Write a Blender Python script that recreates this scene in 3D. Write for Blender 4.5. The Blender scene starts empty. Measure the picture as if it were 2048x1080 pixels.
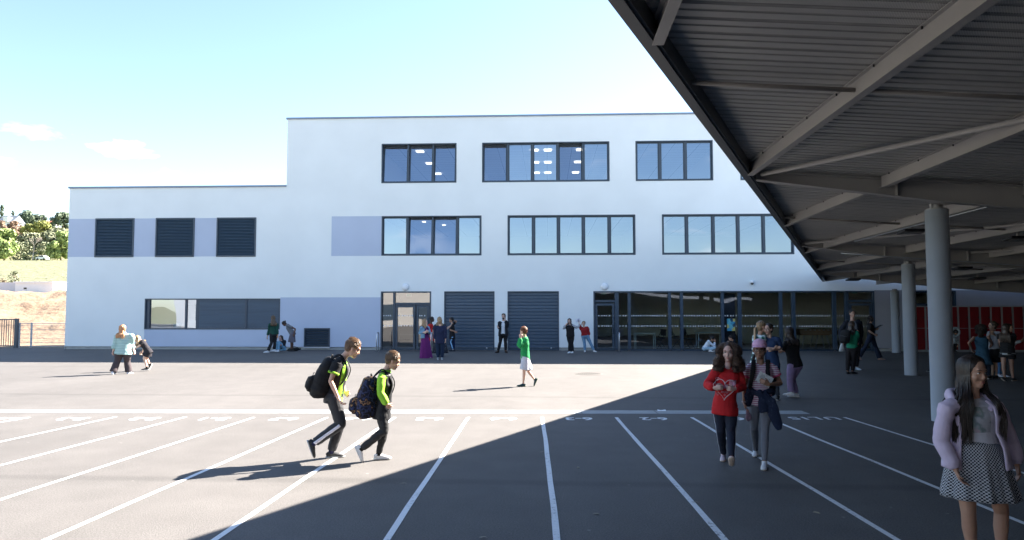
import bpy, bmesh, math, random
from mathutils import Vector, Matrix, noise
from mathutils.bvhtree import BVHTree
random.seed(7)
S = bpy.context.scene
# ------------------------------------------------------------------ camera
FPX = 1450.0; PSI = math.radians(2.8); TH = math.atan(82/1450); EYE = 1.76
RT = Vector((math.cos(PSI), math.sin(PSI), 0))
FW = Vector((-math.sin(PSI)*math.cos(TH), math.cos(PSI)*math.cos(TH), math.sin(TH)))
UPV = RT.cross(FW)
FH = Vector((-math.sin(PSI), math.cos(PSI), 0))
cd = bpy.data.cameras.new('camera'); cam = bpy.data.objects.new('camera', cd); S.collection.objects.link(cam)
cam.location = (0, 0, EYE)
cam.matrix_world = Matrix(((RT.x, UPV.x, -FW.x, 0), (RT.y, UPV.y, -FW.y, 0), (RT.z, UPV.z, -FW.z, EYE), (0, 0, 0, 1)))
cd.sensor_width = 36; cd.lens = 36*FPX/2048; cd.clip_start = .05; cd.clip_end = 5000
S.camera = cam
# ------------------------------------------------------------------ light
SUN_AZ = math.radians(36.0)      # from +X towards +Y
SUN_EL = math.radians(37.1)
SUN_STRENGTH = 5.0; SKY_STRENGTH = 0.05
S.view_settings.view_transform = 'Standard'; S.view_settings.look = 'None'
S.view_settings.exposure = 2.84; S.view_settings.gamma = 1.0
W = bpy.data.worlds.new('World'); S.world = W; W.use_nodes = True
nt = W.node_tree; nt.nodes.clear()
out = nt.nodes.new('ShaderNodeOutputWorld'); bg = nt.nodes.new('ShaderNodeBackground'); bg.inputs[1].default_value = SKY_STRENGTH
sky = nt.nodes.new('ShaderNodeTexSky'); sky.sky_type = 'NISHITA'; sky.sun_disc = False
sky.sun_elevation = SUN_EL; sky.sun_rotation = math.radians(90) - SUN_AZ; sky.altitude = 200
sky.air_density = 1.0; sky.dust_density = 0.4; sky.ozone_density = 1.0
# thin fair-weather clouds, laid out on a layer far above (direction divided by its height)
tc = nt.nodes.new('ShaderNodeTexCoord'); sep = nt.nodes.new('ShaderNodeSeparateXYZ'); nt.links.new(tc.outputs['Generated'], sep.inputs[0])
mz = nt.nodes.new('ShaderNodeMath'); mz.operation = 'MAXIMUM'; mz.inputs[1].default_value = .03; nt.links.new(sep.outputs[2], mz.inputs[0])
az = nt.nodes.new('ShaderNodeMath'); az.operation = 'ADD'; az.inputs[1].default_value = .12; nt.links.new(mz.outputs[0], az.inputs[0])
dv = nt.nodes.new('ShaderNodeVectorMath'); dv.operation = 'DIVIDE'
cb = nt.nodes.new('ShaderNodeCombineXYZ')
for i in range(3): nt.links.new(az.outputs[0], cb.inputs[i])
nt.links.new(tc.outputs['Generated'], dv.inputs[0]); nt.links.new(cb.outputs[0], dv.inputs[1])
nz = nt.nodes.new('ShaderNodeTexNoise'); nz.inputs['Scale'].default_value = 1.9; nz.inputs['Detail'].default_value = 6; nz.inputs['Roughness'].default_value = .55
nt.links.new(dv.outputs[0], nz.inputs['Vector'])
mp = nt.nodes.new('ShaderNodeMapRange'); mp.inputs[1].default_value = .585; mp.inputs[2].default_value = .75; nt.links.new(nz.outputs[0], mp.inputs[0])
mm = nt.nodes.new('ShaderNodeMath'); mm.operation = 'MULTIPLY'; mm.inputs[1].default_value = .5; nt.links.new(mp.outputs[0], mm.inputs[0])
def vmath(op, a, b=None):
    v = nt.nodes.new('ShaderNodeVectorMath'); v.operation = op; nt.links.new(a, v.inputs[0])
    if b is not None: v.inputs[1].default_value = b
    return v
def smath(op, a, b):
    v = nt.nodes.new('ShaderNodeMath'); v.operation = op; v.use_clamp = False
    for i, x in enumerate((a, b)):
        if isinstance(x, (int, float)): v.inputs[i].default_value = x
        else: nt.links.new(x, v.inputs[i])
    return v.outputs[0]
behind = nt.nodes.new('ShaderNodeMapRange'); behind.inputs[1].default_value = .1; behind.inputs[2].default_value = -.2; nt.links.new(sep.outputs[1], behind.inputs[0])
cov = smath('MULTIPLY', mm.outputs[0], behind.outputs[0])
nz2 = nt.nodes.new('ShaderNodeTexNoise'); nz2.inputs['Scale'].default_value = 22; nz2.inputs['Detail'].default_value = 5; nz2.inputs['Roughness'].default_value = .6
sq = vmath('MULTIPLY', tc.outputs['Generated'], (1, 1, 2.2)); nt.links.new(sq.outputs[0], nz2.inputs['Vector'])
for px_c, py_c, wid, amp_ in ((247, 303, .030, .55), (330, 351, .022, .75), (70, 268, .03, .3), (2, 325, .018, .5), (95, 425, .010, .4)):
    dc = (RT*((px_c-1024)/FPX)+UPV*((540-py_c)/FPX)+FW).normalized()
    sb_ = vmath('SUBTRACT', tc.outputs['Generated'], tuple(dc)); sc_ = vmath('MULTIPLY', sb_.outputs[0], (1/wid, 1/wid, 2.6/wid)); ln_ = vmath('LENGTH', sc_.outputs[0])
    r_ = smath('SUBTRACT', 1.0, ln_.outputs['Value']); r2 = smath('ADD', r_, smath('MULTIPLY', smath('SUBTRACT', nz2.outputs[0], .5), 3.2)); c_ = nt.nodes.new('ShaderNodeClamp'); nt.links.new(smath('MULTIPLY', r2, amp_), c_.inputs[0]); c_.inputs[2].default_value = amp_
    near_ = smath('LESS_THAN', ln_.outputs['Value'], 1.9); cov = smath('MAXIMUM', cov, smath('MULTIPLY', c_.outputs[0], near_))
mx = nt.nodes.new('ShaderNodeMixRGB'); mx.inputs[2].default_value = (9.5, 8.8, 8.4, 1)
nt.links.new(cov, mx.inputs[0]); nt.links.new(sky.outputs[0], mx.inputs[1])
nt.links.new(mx.outputs[0], bg.inputs[0]); nt.links.new(bg.outputs[0], out.inputs[0])
sd = bpy.data.lights.new('sun', 'SUN'); sd.energy = SUN_STRENGTH; sd.angle = math.radians(.53); sd.color = (1, .92, .82)
so = bpy.data.objects.new('sun', sd); S.collection.objects.link(so); so.location = (20, 15, 30)
SUND = Vector((math.cos(SUN_EL)*math.cos(SUN_AZ), math.cos(SUN_EL)*math.sin(SUN_AZ), math.sin(SUN_EL)))
so.rotation_euler = SUND.to_track_quat('Z', 'Y').to_euler()
S.cycles.max_bounces = 8; S.cycles.diffuse_bounces = 5; S.cycles.glossy_bounces = 3; S.cycles.transparent_max_bounces = 12
S.cycles.sample_clamp_indirect = 8

# ------------------------------------------------------------------ helpers
def ray(x, y): return RT*((x-1024)/FPX) + UPV*((540-y)/FPX) + FW
def gnd(x, y, z=0.0):
    r = ray(x, y); return Vector((0, 0, EYE)) + r*((z-EYE)/r.z)
def fac(x, y, Y):
    r = ray(x, y); return Vector((0, 0, EYE)) + r*(Y/r.y)
def link(o, parent=None):
    S.collection.objects.link(o)
    if parent is not None: o.parent = parent
    return o
def tag(o, label=None, cat=None, group=None, kind=None):
    if label: o['label'] = label
    if cat: o['category'] = cat
    if group: o['group'] = group
    if kind: o['kind'] = kind
    return o
def empty(name, loc, label, cat, group=None, rz=0):
    o = bpy.data.objects.new(name, None); o.empty_display_size = .2; link(o)
    o.location = loc; o.rotation_euler = (0, 0, rz); bpy.context.view_layer.update()
    return tag(o, label, cat, group)
class MB:
    """collects shapes in world space and links them as one mesh object"""
    def __init__(self): self.v = []; self.f = []; self.m = []; self.sm = []
    def add(self, vs, fs, mi=0, smooth=False):
        n = len(self.v); self.v += [tuple(p) for p in vs]
        self.f += [[n+i for i in q] for q in fs]; self.m += [mi]*len(fs); self.sm += [smooth]*len(fs); return self
    def box(self, a, b, mi=0):
        x0, y0, z0 = a; x1, y1, z1 = b
        if x0 > x1: x0, x1 = x1, x0
        if y0 > y1: y0, y1 = y1, y0
        if z0 > z1: z0, z1 = z1, z0
        vs = [(x0,y0,z0),(x1,y0,z0),(x1,y1,z0),(x0,y1,z0),(x0,y0,z1),(x1,y0,z1),(x1,y1,z1),(x0,y1,z1)]
        return self.add(vs, [[0,3,2,1],[4,5,6,7],[0,1,5,4],[1,2,6,5],[2,3,7,6],[3,0,4,7]], mi)
    def obox(self, c, ax, ay, az, mi=0):
        c = Vector(c); vs = [c+ax*i+ay*j+az*k for k in (-1,1) for j in (-1,1) for i in (-1,1)]
        return self.add(vs, [[0,2,3,1],[4,5,7,6],[0,1,5,4],[1,3,7,5],[3,2,6,7],[2,0,4,6]], mi)
    def tube(self, pts, r, n=8, mi=0, cap=True, smooth=True, side=None):
        """r: float, list of floats or list of (w,d)"""
        pts = [Vector(p) for p in pts]; k = len(pts)
        rs = r if isinstance(r, (list, tuple)) else [r]*k
        base = len(self.v); vs = []; fs = []
        prev = Vector(side) if side is not None else None
        for i, p in enumerate(pts):
            t = (pts[min(i+1, k-1)] - pts[max(i-1, 0)])
            if t.length < 1e-9: t = Vector((0, 0, 1))
            t.normalize()
            if prev is None:
                prev = Vector((0, 0, 1)).cross(t)
                if prev.length < .1: prev = Vector((1, 0, 0)).cross(t)
            s = prev - t*prev.dot(t)
            if s.length < 1e-6: s = t.orthogonal()
            s.normalize(); u = t.cross(s); prev = s
            w, d = rs[i] if isinstance(rs[i], (list, tuple)) else (rs[i], rs[i])
            for j in range(n):
                a = 2*math.pi*j/n; vs.append(p + s*(w*math.cos(a)) + u*(d*math.sin(a)))
        for i in range(k-1):
            for j in range(n):
                a = i*n+j; b = i*n+(j+1) % n; fs.append([a, b, b+n, a+n])
        if cap: fs.append(list(range(n))[::-1]); fs.append([(k-1)*n+j for j in range(n)])
        return self.add(vs, fs, mi, smooth)
    def ball(self, c, r, mi=0, nu=12, nv=8, M=None):
        c = Vector(c); rx, ry, rz = r if isinstance(r, (list, tuple)) else (r, r, r); vs = []; fs = []
        for i in range(1, nv):
            t = math.pi*i/nv
            for j in range(nu):
                a = 2*math.pi*j/nu
                p = Vector((rx*math.sin(t)*math.cos(a), ry*math.sin(t)*math.sin(a), rz*math.cos(t)))
                vs.append(c + (M @ p if M else p))
        top = len(vs); p = Vector((0, 0, rz)); vs.append(c + (M @ p if M else p)); p = Vector((0, 0, -rz)); vs.append(c + (M @ p if M else p))
        for i in range(nv-2):
            for j in range(nu):
                a = i*nu+j; b = i*nu+(j+1) % nu; fs.append([a, a+nu, b+nu, b])
        for j in range(nu):
            fs.append([top, j, (j+1) % nu]); fs.append([top+1, (nv-2)*nu+(j+1) % nu, (nv-2)*nu+j])
        return self.add(vs, fs, mi, True)
    def prism(self, poly, ext, mi=0):
        """polygon (3D points) extruded by the vector ext"""
        n = len(poly); ext = Vector(ext); a = [Vector(p) for p in poly]; b = [p+ext for p in a]
        return self.add(a+b, [list(range(n))[::-1], [n+i for i in range(n)]] + [[i, (i+1) % n, n+(i+1) % n, n+i] for i in range(n)], mi)
    def build(self, name, mats, parent=None, bevel=0, fixn=False):
        me = bpy.data.meshes.new(name); me.from_pydata(self.v, [], self.f)
        for m in (mats if isinstance(mats, (list, tuple)) else [mats]): me.materials.append(m)
        me.polygons.foreach_set('material_index', self.m); me.polygons.foreach_set('use_smooth', self.sm)
        if fixn:
            bm = bmesh.new(); bm.from_mesh(me); bmesh.ops.recalc_face_normals(bm, faces=bm.faces); bm.to_mesh(me); bm.free()
        me.update()
        o = bpy.data.objects.new(name, me); link(o)
        if parent is not None:
            o.parent = parent; o.matrix_parent_inverse = parent.matrix_world.inverted()
        if bevel:
            b = o.modifiers.new('bevel', 'BEVEL'); b.width = bevel; b.segments = 2; b.limit_method = 'ANGLE'; b.angle_limit = .7
        return o

# ------------------------------------------------------------------ materials
def newmat(name):
    m = bpy.data.materials.new(name); m.use_nodes = True; n = m.node_tree
    return m, n, n.nodes['Principled BSDF']
def mat(name, col, rough=.6, metal=0, var=.0, vscale=3.0, bump=0.0, bscale=60.0, bdist=.01, spec=.5, stretch=None, col2=None, emit=None, es=0, coord='Object', detail=5):
    m, n, p = newmat(name)
    p.inputs['Roughness'].default_value = rough; p.inputs['Metallic'].default_value = metal; p.inputs['Specular IOR Level'].default_value = spec
    c1 = tuple(col)+(1,); p.inputs['Base Color'].default_value = c1
    co = n.nodes.new('ShaderNodeTexCoord'); src = co.outputs[coord]
    if stretch:
        mpn = n.nodes.new('ShaderNodeMapping'); mpn.inputs['Scale'].default_value = stretch; n.links.new(src, mpn.inputs[0]); src = mpn.outputs[0]
    if var or col2:
        t = n.nodes.new('ShaderNodeTexNoise'); t.inputs['Scale'].default_value = vscale; t.inputs['Detail'].default_value = detail; n.links.new(src, t.inputs['Vector'])
        r = n.nodes.new('ShaderNodeMapRange'); r.inputs[1].default_value = .3; r.inputs[2].default_value = .7; n.links.new(t.outputs[0], r.inputs[0])
        x = n.nodes.new('ShaderNodeMixRGB'); n.links.new(r.outputs[0], x.inputs[0])
        x.inputs[1].default_value = tuple(max(0, c*(1-var)) for c in col)+(1,) if not col2 else c1
        x.inputs[2].default_value = tuple(min(1, c*(1+var)) for c in col)+(1,) if not col2 else tuple(col2)+(1,)
        n.links.new(x.outputs[0], p.inputs['Base Color'])
    if bump:
        t2 = n.nodes.new('ShaderNodeTexNoise'); t2.inputs['Scale'].default_value = bscale; t2.inputs['Detail'].default_value = 4; n.links.new(src, t2.inputs['Vector'])
        b = n.nodes.new('ShaderNodeBump'); b.inputs['Strength'].default_value = bump; b.inputs['Distance'].default_value = bdist
        n.links.new(t2.outputs[0], b.inputs['Height']); n.links.new(b.outputs[0], p.inputs['Normal'])
    if emit: p.inputs['Emission Color'].default_value = tuple(emit)+(1,); p.inputs['Emission Strength'].default_value = es
    return m
def glassmat(name, tint=(.8, .86, .88), refl=.12, gloss=(.66, .78, .96)):
    m = bpy.data.materials.new(name); m.use_nodes = True; n = m.node_tree; n.nodes.clear()
    o = n.nodes.new('ShaderNodeOutputMaterial'); tr = n.nodes.new('ShaderNodeBsdfTransparent'); tr.inputs[0].default_value = tint+(1,)
    g = n.nodes.new('ShaderNodeBsdfGlossy'); g.inputs['Roughness'].default_value = .01; g.inputs[0].default_value = gloss+(1,)
    co = n.nodes.new('ShaderNodeTexCoord'); t = n.nodes.new('ShaderNodeTexNoise'); t.inputs['Scale'].default_value = .8; t.inputs['Detail'].default_value = 0
    n.links.new(co.outputs['Object'], t.inputs['Vector'])
    b = n.nodes.new('ShaderNodeBump'); b.inputs['Strength'].default_value = .12; b.inputs['Distance'].default_value = .05
    n.links.new(t.outputs[0], b.inputs['Height']); n.links.new(b.outputs[0], g.inputs['Normal'])
    fr = n.nodes.new('ShaderNodeFresnel'); fr.inputs[0].default_value = 1.5
    a = n.nodes.new('ShaderNodeMath'); a.operation = 'ADD'; a.inputs[1].default_value = refl; a.use_clamp = True; n.links.new(fr.outputs[0], a.inputs[0])
    mxs = n.nodes.new('ShaderNodeMixShader'); n.links.new(a.outputs[0], mxs.inputs[0]); n.links.new(tr.outputs[0], mxs.inputs[1]); n.links.new(g.outputs[0], mxs.inputs[2]); n.links.new(mxs.outputs[0], o.inputs[0])
    return m
M = {}
M['render'] = mat('white_render', (.775, .81, .82), .85, var=.03, vscale=.7, bump=.25, bscale=140, bdist=.004)
M['render_blue'] = mat('lavender_render', (.47, .53, .66), .85, var=.03, vscale=.8, bump=.25, bscale=140, bdist=.004)
M['render_grey'] = mat('grey_render', (.30, .30, .33), .85, var=.04, vscale=.8, bump=.25, bscale=140, bdist=.004)
M['render_pale'] = mat('pale_stone_render', (.43, .42, .41), .85, var=.05, vscale=.5)
M['anth'] = mat('anthracite_metal', (.036, .058, .088), .42, var=.08, vscale=6)
M['anth2'] = mat('anthracite_slats', (.048, .080, .122), .38, var=.12, vscale=2.5, stretch=(.2, 1, 6))
M['louvre'] = mat('louvre_blades', (.040, .080, .130), .45)
M['coping'] = mat('coping_metal', (.20, .26, .36), .5)
M['plinth'] = mat('plinth_concrete', (.33, .34, .33), .9, var=.12, vscale=3)
M['dark'] = mat('dark_gap', (.02, .02, .022), .9)
M['glass'] = glassmat('window_glass', refl=.30)
M['glass_hall'] = glassmat('hall_glass', tint=(.88, .92, .88), refl=.07)
M['glass_door'] = glassmat('entrance_glass', tint=(.5, .52, .52), refl=.2, gloss=(.8, .8, .8))
M['white_paint'] = mat('interior_white', (.72, .73, .74), .8)
M['ceil'] = mat('interior_ceiling', (.62, .63, .64), .85)
M['floor_in'] = mat('interior_floor', (.42, .36, .29), .5, var=.1)
M['panel_light'] = mat('light_panel', (.9, .88, .8), .5, emit=(1, .93, .78), es=.55)
M['lamp_white'] = mat('opal_lamp', (.8, .82, .85), .3)
M['steel_white'] = mat('brushed_steel', (.55, .57, .6), .35, metal=.7)
M['black_plastic'] = mat('black_plastic', (.02, .02, .022), .4)
M['galv'] = mat('galvanised_steel', (.42, .45, .5), .45, metal=.5)
M['conc'] = mat('drain_concrete', (.33, .345, .35), .85, var=.1, vscale=5)

def asphalt():
    m, n, p = newmat('yard_asphalt')
    co = n.nodes.new('ShaderNodeTexCoord')
    def noi(s, d=4, ro=.5, st=None):
        t = n.nodes.new('ShaderNodeTexNoise'); t.inputs['Scale'].default_value = s; t.inputs['Detail'].default_value = d; t.inputs['Roughness'].default_value = ro
        if st:
            q = n.nodes.new('ShaderNodeMapping'); q.inputs['Scale'].default_value = st; n.links.new(co.outputs['Object'], q.inputs[0]); n.links.new(q.outputs[0], t.inputs['Vector'])
        else: n.links.new(co.outputs['Object'], t.inputs['Vector'])
        return t.outputs[0]
    def ramp(src, a, b, c, d):
        r = n.nodes.new('ShaderNodeMapRange'); n.links.new(src, r.inputs[0])
        for i, v in enumerate((a, b, c, d)): r.inputs[i+1].default_value = v
        return r.outputs[0]
    def mul(a, b):
        r = n.nodes.new('ShaderNodeMath'); r.operation = 'MULTIPLY'; n.links.new(a, r.inputs[0]); n.links.new(b, r.inputs[1]); return r.outputs[0]
    big = ramp(noi(.35, 5, .6, (1, .35, 1)), .3, .7, .86, 1.12)
    mid = ramp(noi(2.2, 4), .3, .7, .93, 1.07)
    fine = ramp(noi(70, 3, .8), .32, .68, .58, 1.42)
    vor = n.nodes.new('ShaderNodeTexVoronoi'); vor.inputs['Scale'].default_value = 2.6; n.links.new(co.outputs['Object'], vor.inputs['Vector'])
    spk = ramp(vor.outputs['Distance'], .03, .05, 1.9, 1.0)
    v = mul(mul(big, mid), mul(fine, spk))
    # faint paver joints of the laying machine, running along the yard
    wv = n.nodes.new('ShaderNodeTexWave'); wv.bands_direction = 'Y'; wv.inputs['Scale'].default_value = .042; wv.inputs['Distortion'].default_value = .35; wv.inputs['Detail'].default_value = 3
    n.links.new(co.outputs['Object'], wv.inputs['Vector']); jt = ramp(wv.outputs['Fac'], 0, .004, .82, 1.0)
    v = mul(v, jt)
    c = n.nodes.new('ShaderNodeMixRGB'); c.blend_type = 'MULTIPLY'; c.inputs[0].default_value = 1; c.inputs[1].default_value = (.106, .100, .096, 1)
    cc = n.nodes.new('ShaderNodeCombineXYZ')
    for i in range(3): n.links.new(v, cc.inputs[i])
    n.links.new(cc.outputs[0], c.inputs[2]); n.links.new(c.outputs[0], p.inputs['Base Color'])
    p.inputs['Roughness'].default_value = .75; p.inputs['Specular IOR Level'].default_value = .3
    b = n.nodes.new('ShaderNodeBump'); b.inputs['Strength'].default_value = .55; b.inputs['Distance'].default_value = .012
    n.links.new(noi(85, 4, .7), b.inputs['Height']); n.links.new(b.outputs[0], p.inputs['Normal'])
    return m
def worn_paint():
    m, n, p = newmat('road_paint'); co = n.nodes.new('ShaderNodeTexCoord'); p.inputs['Roughness'].default_value = .7
    t = n.nodes.new('ShaderNodeTexNoise'); t.inputs['Scale'].default_value = 26; t.inputs['Detail'].default_value = 6; t.inputs['Roughness'].default_value = .75; n.links.new(co.outputs['Object'], t.inputs['Vector'])
    t2 = n.nodes.new('ShaderNodeTexNoise'); t2.inputs['Scale'].default_value = 1.3; n.links.new(co.outputs['Object'], t2.inputs['Vector'])
    a = n.nodes.new('ShaderNodeMath'); a.operation = 'MULTIPLY_ADD'; a.inputs[1].default_value = .35; n.links.new(t2.outputs[0], a.inputs[0]); n.links.new(t.outputs[0], a.inputs[2])
    r = n.nodes.new('ShaderNodeValToRGB'); e = r.color_ramp.elements; e[0].position = .50; e[0].color = (.17, .17, .17, 1); e[1].position = .60; e[1].color = (.68, .69, .70, 1); k = e.new(.85); k.color = (.76, .77, .78, 1)
    n.links.new(a.outputs[0], r.inputs[0]); n.links.new(r.outputs[0], p.inputs['Base Color']); return m
M['marking'] = worn_paint()
M['asphalt'] = asphalt()
M['earth'] = mat('bare_earth', (.24, .165, .108), .95, col2=(.18, .125, .082), vscale=.55, bump=.6, bscale=1.6, bdist=.3)
M['soil'] = mat('outer_ground', (.14, .15, .07), .95, col2=(.22, .18, .10), vscale=.05)

# ------------------------------------------------------------------ ground and terrain
YF = 32.6
g = MB(); g.add([(-2500,-2500,-.02),(2500,-2500,-.02),(2500,2500,-.02),(-2500,2500,-.02)], [[0,1,2,3]])
tag(g.build('ground', M['soil']), kind='structure')
g = MB(); g.add([(-60,-45,0),(60,-45,0),(60,34.2,0),(-60,34.2,0)], [[0,1,2,3]])
tag(g.build('asphalt_yard', M['asphalt']), kind='structure')
prof = [(34.3,-.03),(37.5,.02),(47.5,3.05),(66,3.2),(80,4.9),(200,16.2),(216,16.8),(240,18.2),(400,50),(440,53),(900,55),(2400,40)]
def hz(y):
    for (a, za), (b, zb) in zip(prof, prof[1:]):
        if y <= b:
            t = (y-a)/(b-a); return za+(zb-za)*t
    return prof[-1][1]
def terrain(name, y0, y1, ny, x0, x1, nx, m, amp, fr):
    vs = []; fs = []
    for j in range(ny+1):
        y = y0+(y1-y0)*j/ny
        for i in range(nx+1):
            x = x0+(x1-x0)*i/nx
            k = min(1, max(0, (y-36)/3))
            vs.append((x, y, hz(y)+amp*k*noise.noise(Vector((x*fr, y*fr, 3)))+amp*.5*k*noise.noise(Vector((x*fr*3, y*fr*3, 7)))))
    for j in range(ny):
        for i in range(nx):
            a = j*(nx+1)+i; fs.append([a, a+1, a+nx+2, a+nx+1])
    b = MB(); b.add(vs, fs, 0, True); return tag(b.build(name, m), kind='structure')
def field():
    m, n, p = newmat('vineyard_rows'); co = n.nodes.new('ShaderNodeTexCoord')
    q = n.nodes.new('ShaderNodeMapping'); q.inputs['Rotation'].default_value = (0, 0, .5); n.links.new(co.outputs['Object'], q.inputs[0])
    t = n.nodes.new('ShaderNodeTexNoise'); t.inputs['Scale'].default_value = .9; t.inputs['Detail'].default_value = 6; n.links.new(q.outputs[0], t.inputs['Vector'])
    r = n.nodes.new('ShaderNodeValToRGB'); e = r.color_ramp.elements; e[0].position = .35; e[0].color = (.10, .11, .05, 1); e[1].position = .65; e[1].color = (.165, .165, .095, 1)
    n.links.new(t.outputs[0], r.inputs[0]); n.links.new(r.outputs[0], p.inputs['Base Color']); p.inputs['Roughness'].default_value = .95
    b = n.nodes.new('ShaderNodeBump'); b.inputs['Distance'].default_value = .8; n.links.new(t.outputs[0], b.inputs['Height']); n.links.new(b.outputs[0], p.inputs['Normal'])
    return m
terrain('earth_bank', 34.3, 68, 90, -90, 10, 220, M['earth'], .32, .55)
terrain('vineyard', 68, 200, 40, -260, 60, 80, field(), .15, .1)
terrain('roadside_verge', 200, 240, 8, -400, 100, 40, mat('verge_grass', (.07, .13, .03), .95, col2=(.20, .21, .08), vscale=.15), .1, .05)
terrain('hillside', 240, 900, 50, -900, 300, 60, mat('hill_ground', (.10, .12, .04), .95, col2=(.20, .17, .08), vscale=.06), .8, .02)
b = MB()
for k in range(60):
    x0 = -400+k*8.5; b.add([(x0, 204.2, hz(204.2)+.16), (x0+8.5, 204.2, hz(204.2)+.16), (x0+8.5, 209, hz(209)+.16), (x0, 209, hz(209)+.16)], [[0,1,2,3]])
tag(b.build('country_road', mat('country_road', (.42, .37, .30), .9)), kind='structure')

# drain channel across the yard and lane lines
def quadline(mb, p, q, w, z, n=1):
    p = Vector((p[0], p[1], 0)); q = Vector((q[0], q[1], 0)); d = (q-p).normalized(); s = Vector((-d.y, d.x, 0))*w/2; up = Vector((0, 0, z))
    for k in range(n):
        a = p+(q-p)*k/n; c = p+(q-p)*(k+1)/n
        mb.add([a-s+up, c-s+up, c+s+up, a+s+up], [[0,1,2,3]])
A0 = gnd(0, 822.5); A1 = gnd(1612, 825)
dirb = (A1-A0).normalized(); b = MB(); L = (A1-A0).length+8; st = A1-dirb*L; k = 0.0
nb = int(L/1.25)
for i in range(nb):
    p = st+dirb*(i*L/nb+.006); q = st+dirb*((i+1)*L/nb-.006)
    quadline(b, p, q, .42, .004)
tag(b.build('drain_channel', M['conc']), kind='structure')
lanes = [((60,826+9),(0,845)),((232,834),(0,884)),((372,834),(0,931)),((508,835),(0,1000)),((655,835),(92,1080)),((790,835),(430,1080)),((937,835),(772,1080)),((1085,835),(1115,1080)),((1232,835),(1450,1080)),((1383,835),(1795,1080)),((1531,835),(2048,1047)),((1688,835),(1872,892))]
for a, c in lanes:
    p = gnd(*a); q = gnd(*c); d = (q-p).normalized(); q = p+d*11.0
    b = MB(); N = 22; w = .028
    d2 = Vector((d.x, d.y, 0)); s = Vector((-d.y, d.x, 0)); vs = []; fs = []
    for i in range(N+1):
        c0 = p+d2*(11.0*i/N)+s*(.012*noise.noise(Vector((p.x*3, i*.35, 0)))); ww = w*(1+.12*noise.noise(Vector((i*1.7, p.x, 2))))
        vs += [(c0-s*ww)+Vector((0, 0, .004)), (c0+s*ww)+Vector((0, 0, .004))]
    for i in range(N): fs.append([2*i, 2*i+1, 2*i+3, 2*i+2])
    b.add(vs, fs); tag(b.build('lane_line', M['marking']), kind='structure')
def paint_text(txt, px, py, w, h, gap=1.0):
    c = bpy.data.curves.new('t', 'FONT'); c.body = txt; c.align_x = 'CENTER'; c.align_y = 'CENTER'; c.size = 1; c.offset = .022; c.space_character = gap; c.extrude = 0
    t = bpy.data.objects.new('t', c); S.collection.objects.link(t); bpy.context.view_layer.update()
    dg = bpy.context.evaluated_depsgraph_get(); me = bpy.data.meshes.new_from_object(t.evaluated_get(dg))
    xs = [v.co.x for v in me.vertices]; ys = [v.co.y for v in me.vertices]
    cx = (min(xs)+max(xs))/2; cy = (min(ys)+max(ys))/2; sx = w/(max(xs)-min(xs)); sy = h/(max(ys)-min(ys))
    P = gnd(px, py); an = math.atan2(dirb.y, dirb.x)+math.pi; R = Matrix.Rotation(an, 3, 'Z')
    for v in me.vertices: v.co = R @ Vector(((v.co.x-cx)*sx, (v.co.y-cy)*sy, 0)) + Vector((P.x, P.y, .0045))
    me.materials.append(M['marking']); o = bpy.data.objects.new('lane_number', me); S.collection.objects.link(o); bpy.data.objects.remove(t)
    if me.polygons and me.polygons[0].normal.z < 0: me.flip_normals()
    tag(o, kind='structure')
for t, x in (('5-4', 20), ('5-3', 146), ('5-2', 288), ('5-1', 430), ('6-7', 568), ('6-6', 715), ('6-5', 859), ('6-4', 1007), ('6-3', 1158), ('6-2', 1308), ('6-1', 1462)):
    paint_text(t, x, 838, .44, .31)
paint_text('ULIS', 1628, 837, .80, .30, 1.25)
# manhole grate
P = gnd(1178, 748); mh = empty('manhole_grate', (P.x, P.y, 0), 'round cast iron drain grate flush in the sunlit asphalt', 'grate')
b = MB(); r1 = .40; n = 32
for i in range(n):
    a = 2*math.pi*i/n; c = 2*math.pi*(i+1)/n
    b.add([P+Vector((r*math.cos(t), r*math.sin(t), z)) for r, z in ((r1, .004), (r1-.06, .012)) for t in (a, c)], [[0,1,3,2]])
ci = mat('cast_iron', (.14, .13, .12), .6, metal=.3)
b.build('rim', ci, mh)
b = MB()
for i in range(-6, 7):
    x = i*.052; h = math.sqrt(max(.0, .33**2-x*x)); b.box((P.x+x-.014, P.y-h, .002), (P.x+x+.014, P.y+h, .011))
b.build('grate_bars', ci, mh)
b = MB(); b.add([P+Vector((.335*math.cos(2*math.pi*i/n), .335*math.sin(2*math.pi*i/n), .0015)) for i in range(n)], [list(range(n))]); b.build('pit_shade', mat('pit_shade', (.05, .05, .05), .9), mh)  # flat dark disc, shade between the bars put into its colour

# ------------------------------------------------------------------ school building
XL = -22.3; XS = -12.0; XR = 27.0; ZLOW = 7.48; ZTOP = 10.62
sb = empty('school_building', (0, YF, 0), 'long white rendered school building with anthracite windows and a lower left wing', 'building')
def fx(px, py=550): return fac(px, py, YF).x
def fz(py, px=1024): return fac(px, py, YF).z
def R4(x0, x1, y0, y1):   # pixel box -> facade box, heights averaged over both sides
    z0 = (fz(y1, x0)+fz(y1, x1))/2; z1 = (fz(y0, x0)+fz(y0, x1))/2; ym = (y0+y1)/2
    return [fx(x0, ym), fx(x1, ym), z0, z1]
def row(list_, z0, z1): return [[fx(a, m), fx(b, m), z0, z1] for a, b, m in list_]
Z3 = (7.60, 9.43); Z2 = (4.27, 6.09); Z1T = 2.65
row3 = row([(763, 913, 325), (964, 1219, 322), (1271, 1426, 318), (1480, 1640, 315), (1700, 1850, 310)], *Z3)
row2 = row([(763, 963, 472), (1015, 1271, 470), (1324, 1588, 468), (1640, 1900, 466)], *Z2)
louv = row([(190, 268, 477), (311, 389, 476), (433, 512, 475)], Z2[0]-.02, Z2[1]-.02)
bay = R4(289, 560, 597, 659)
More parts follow.
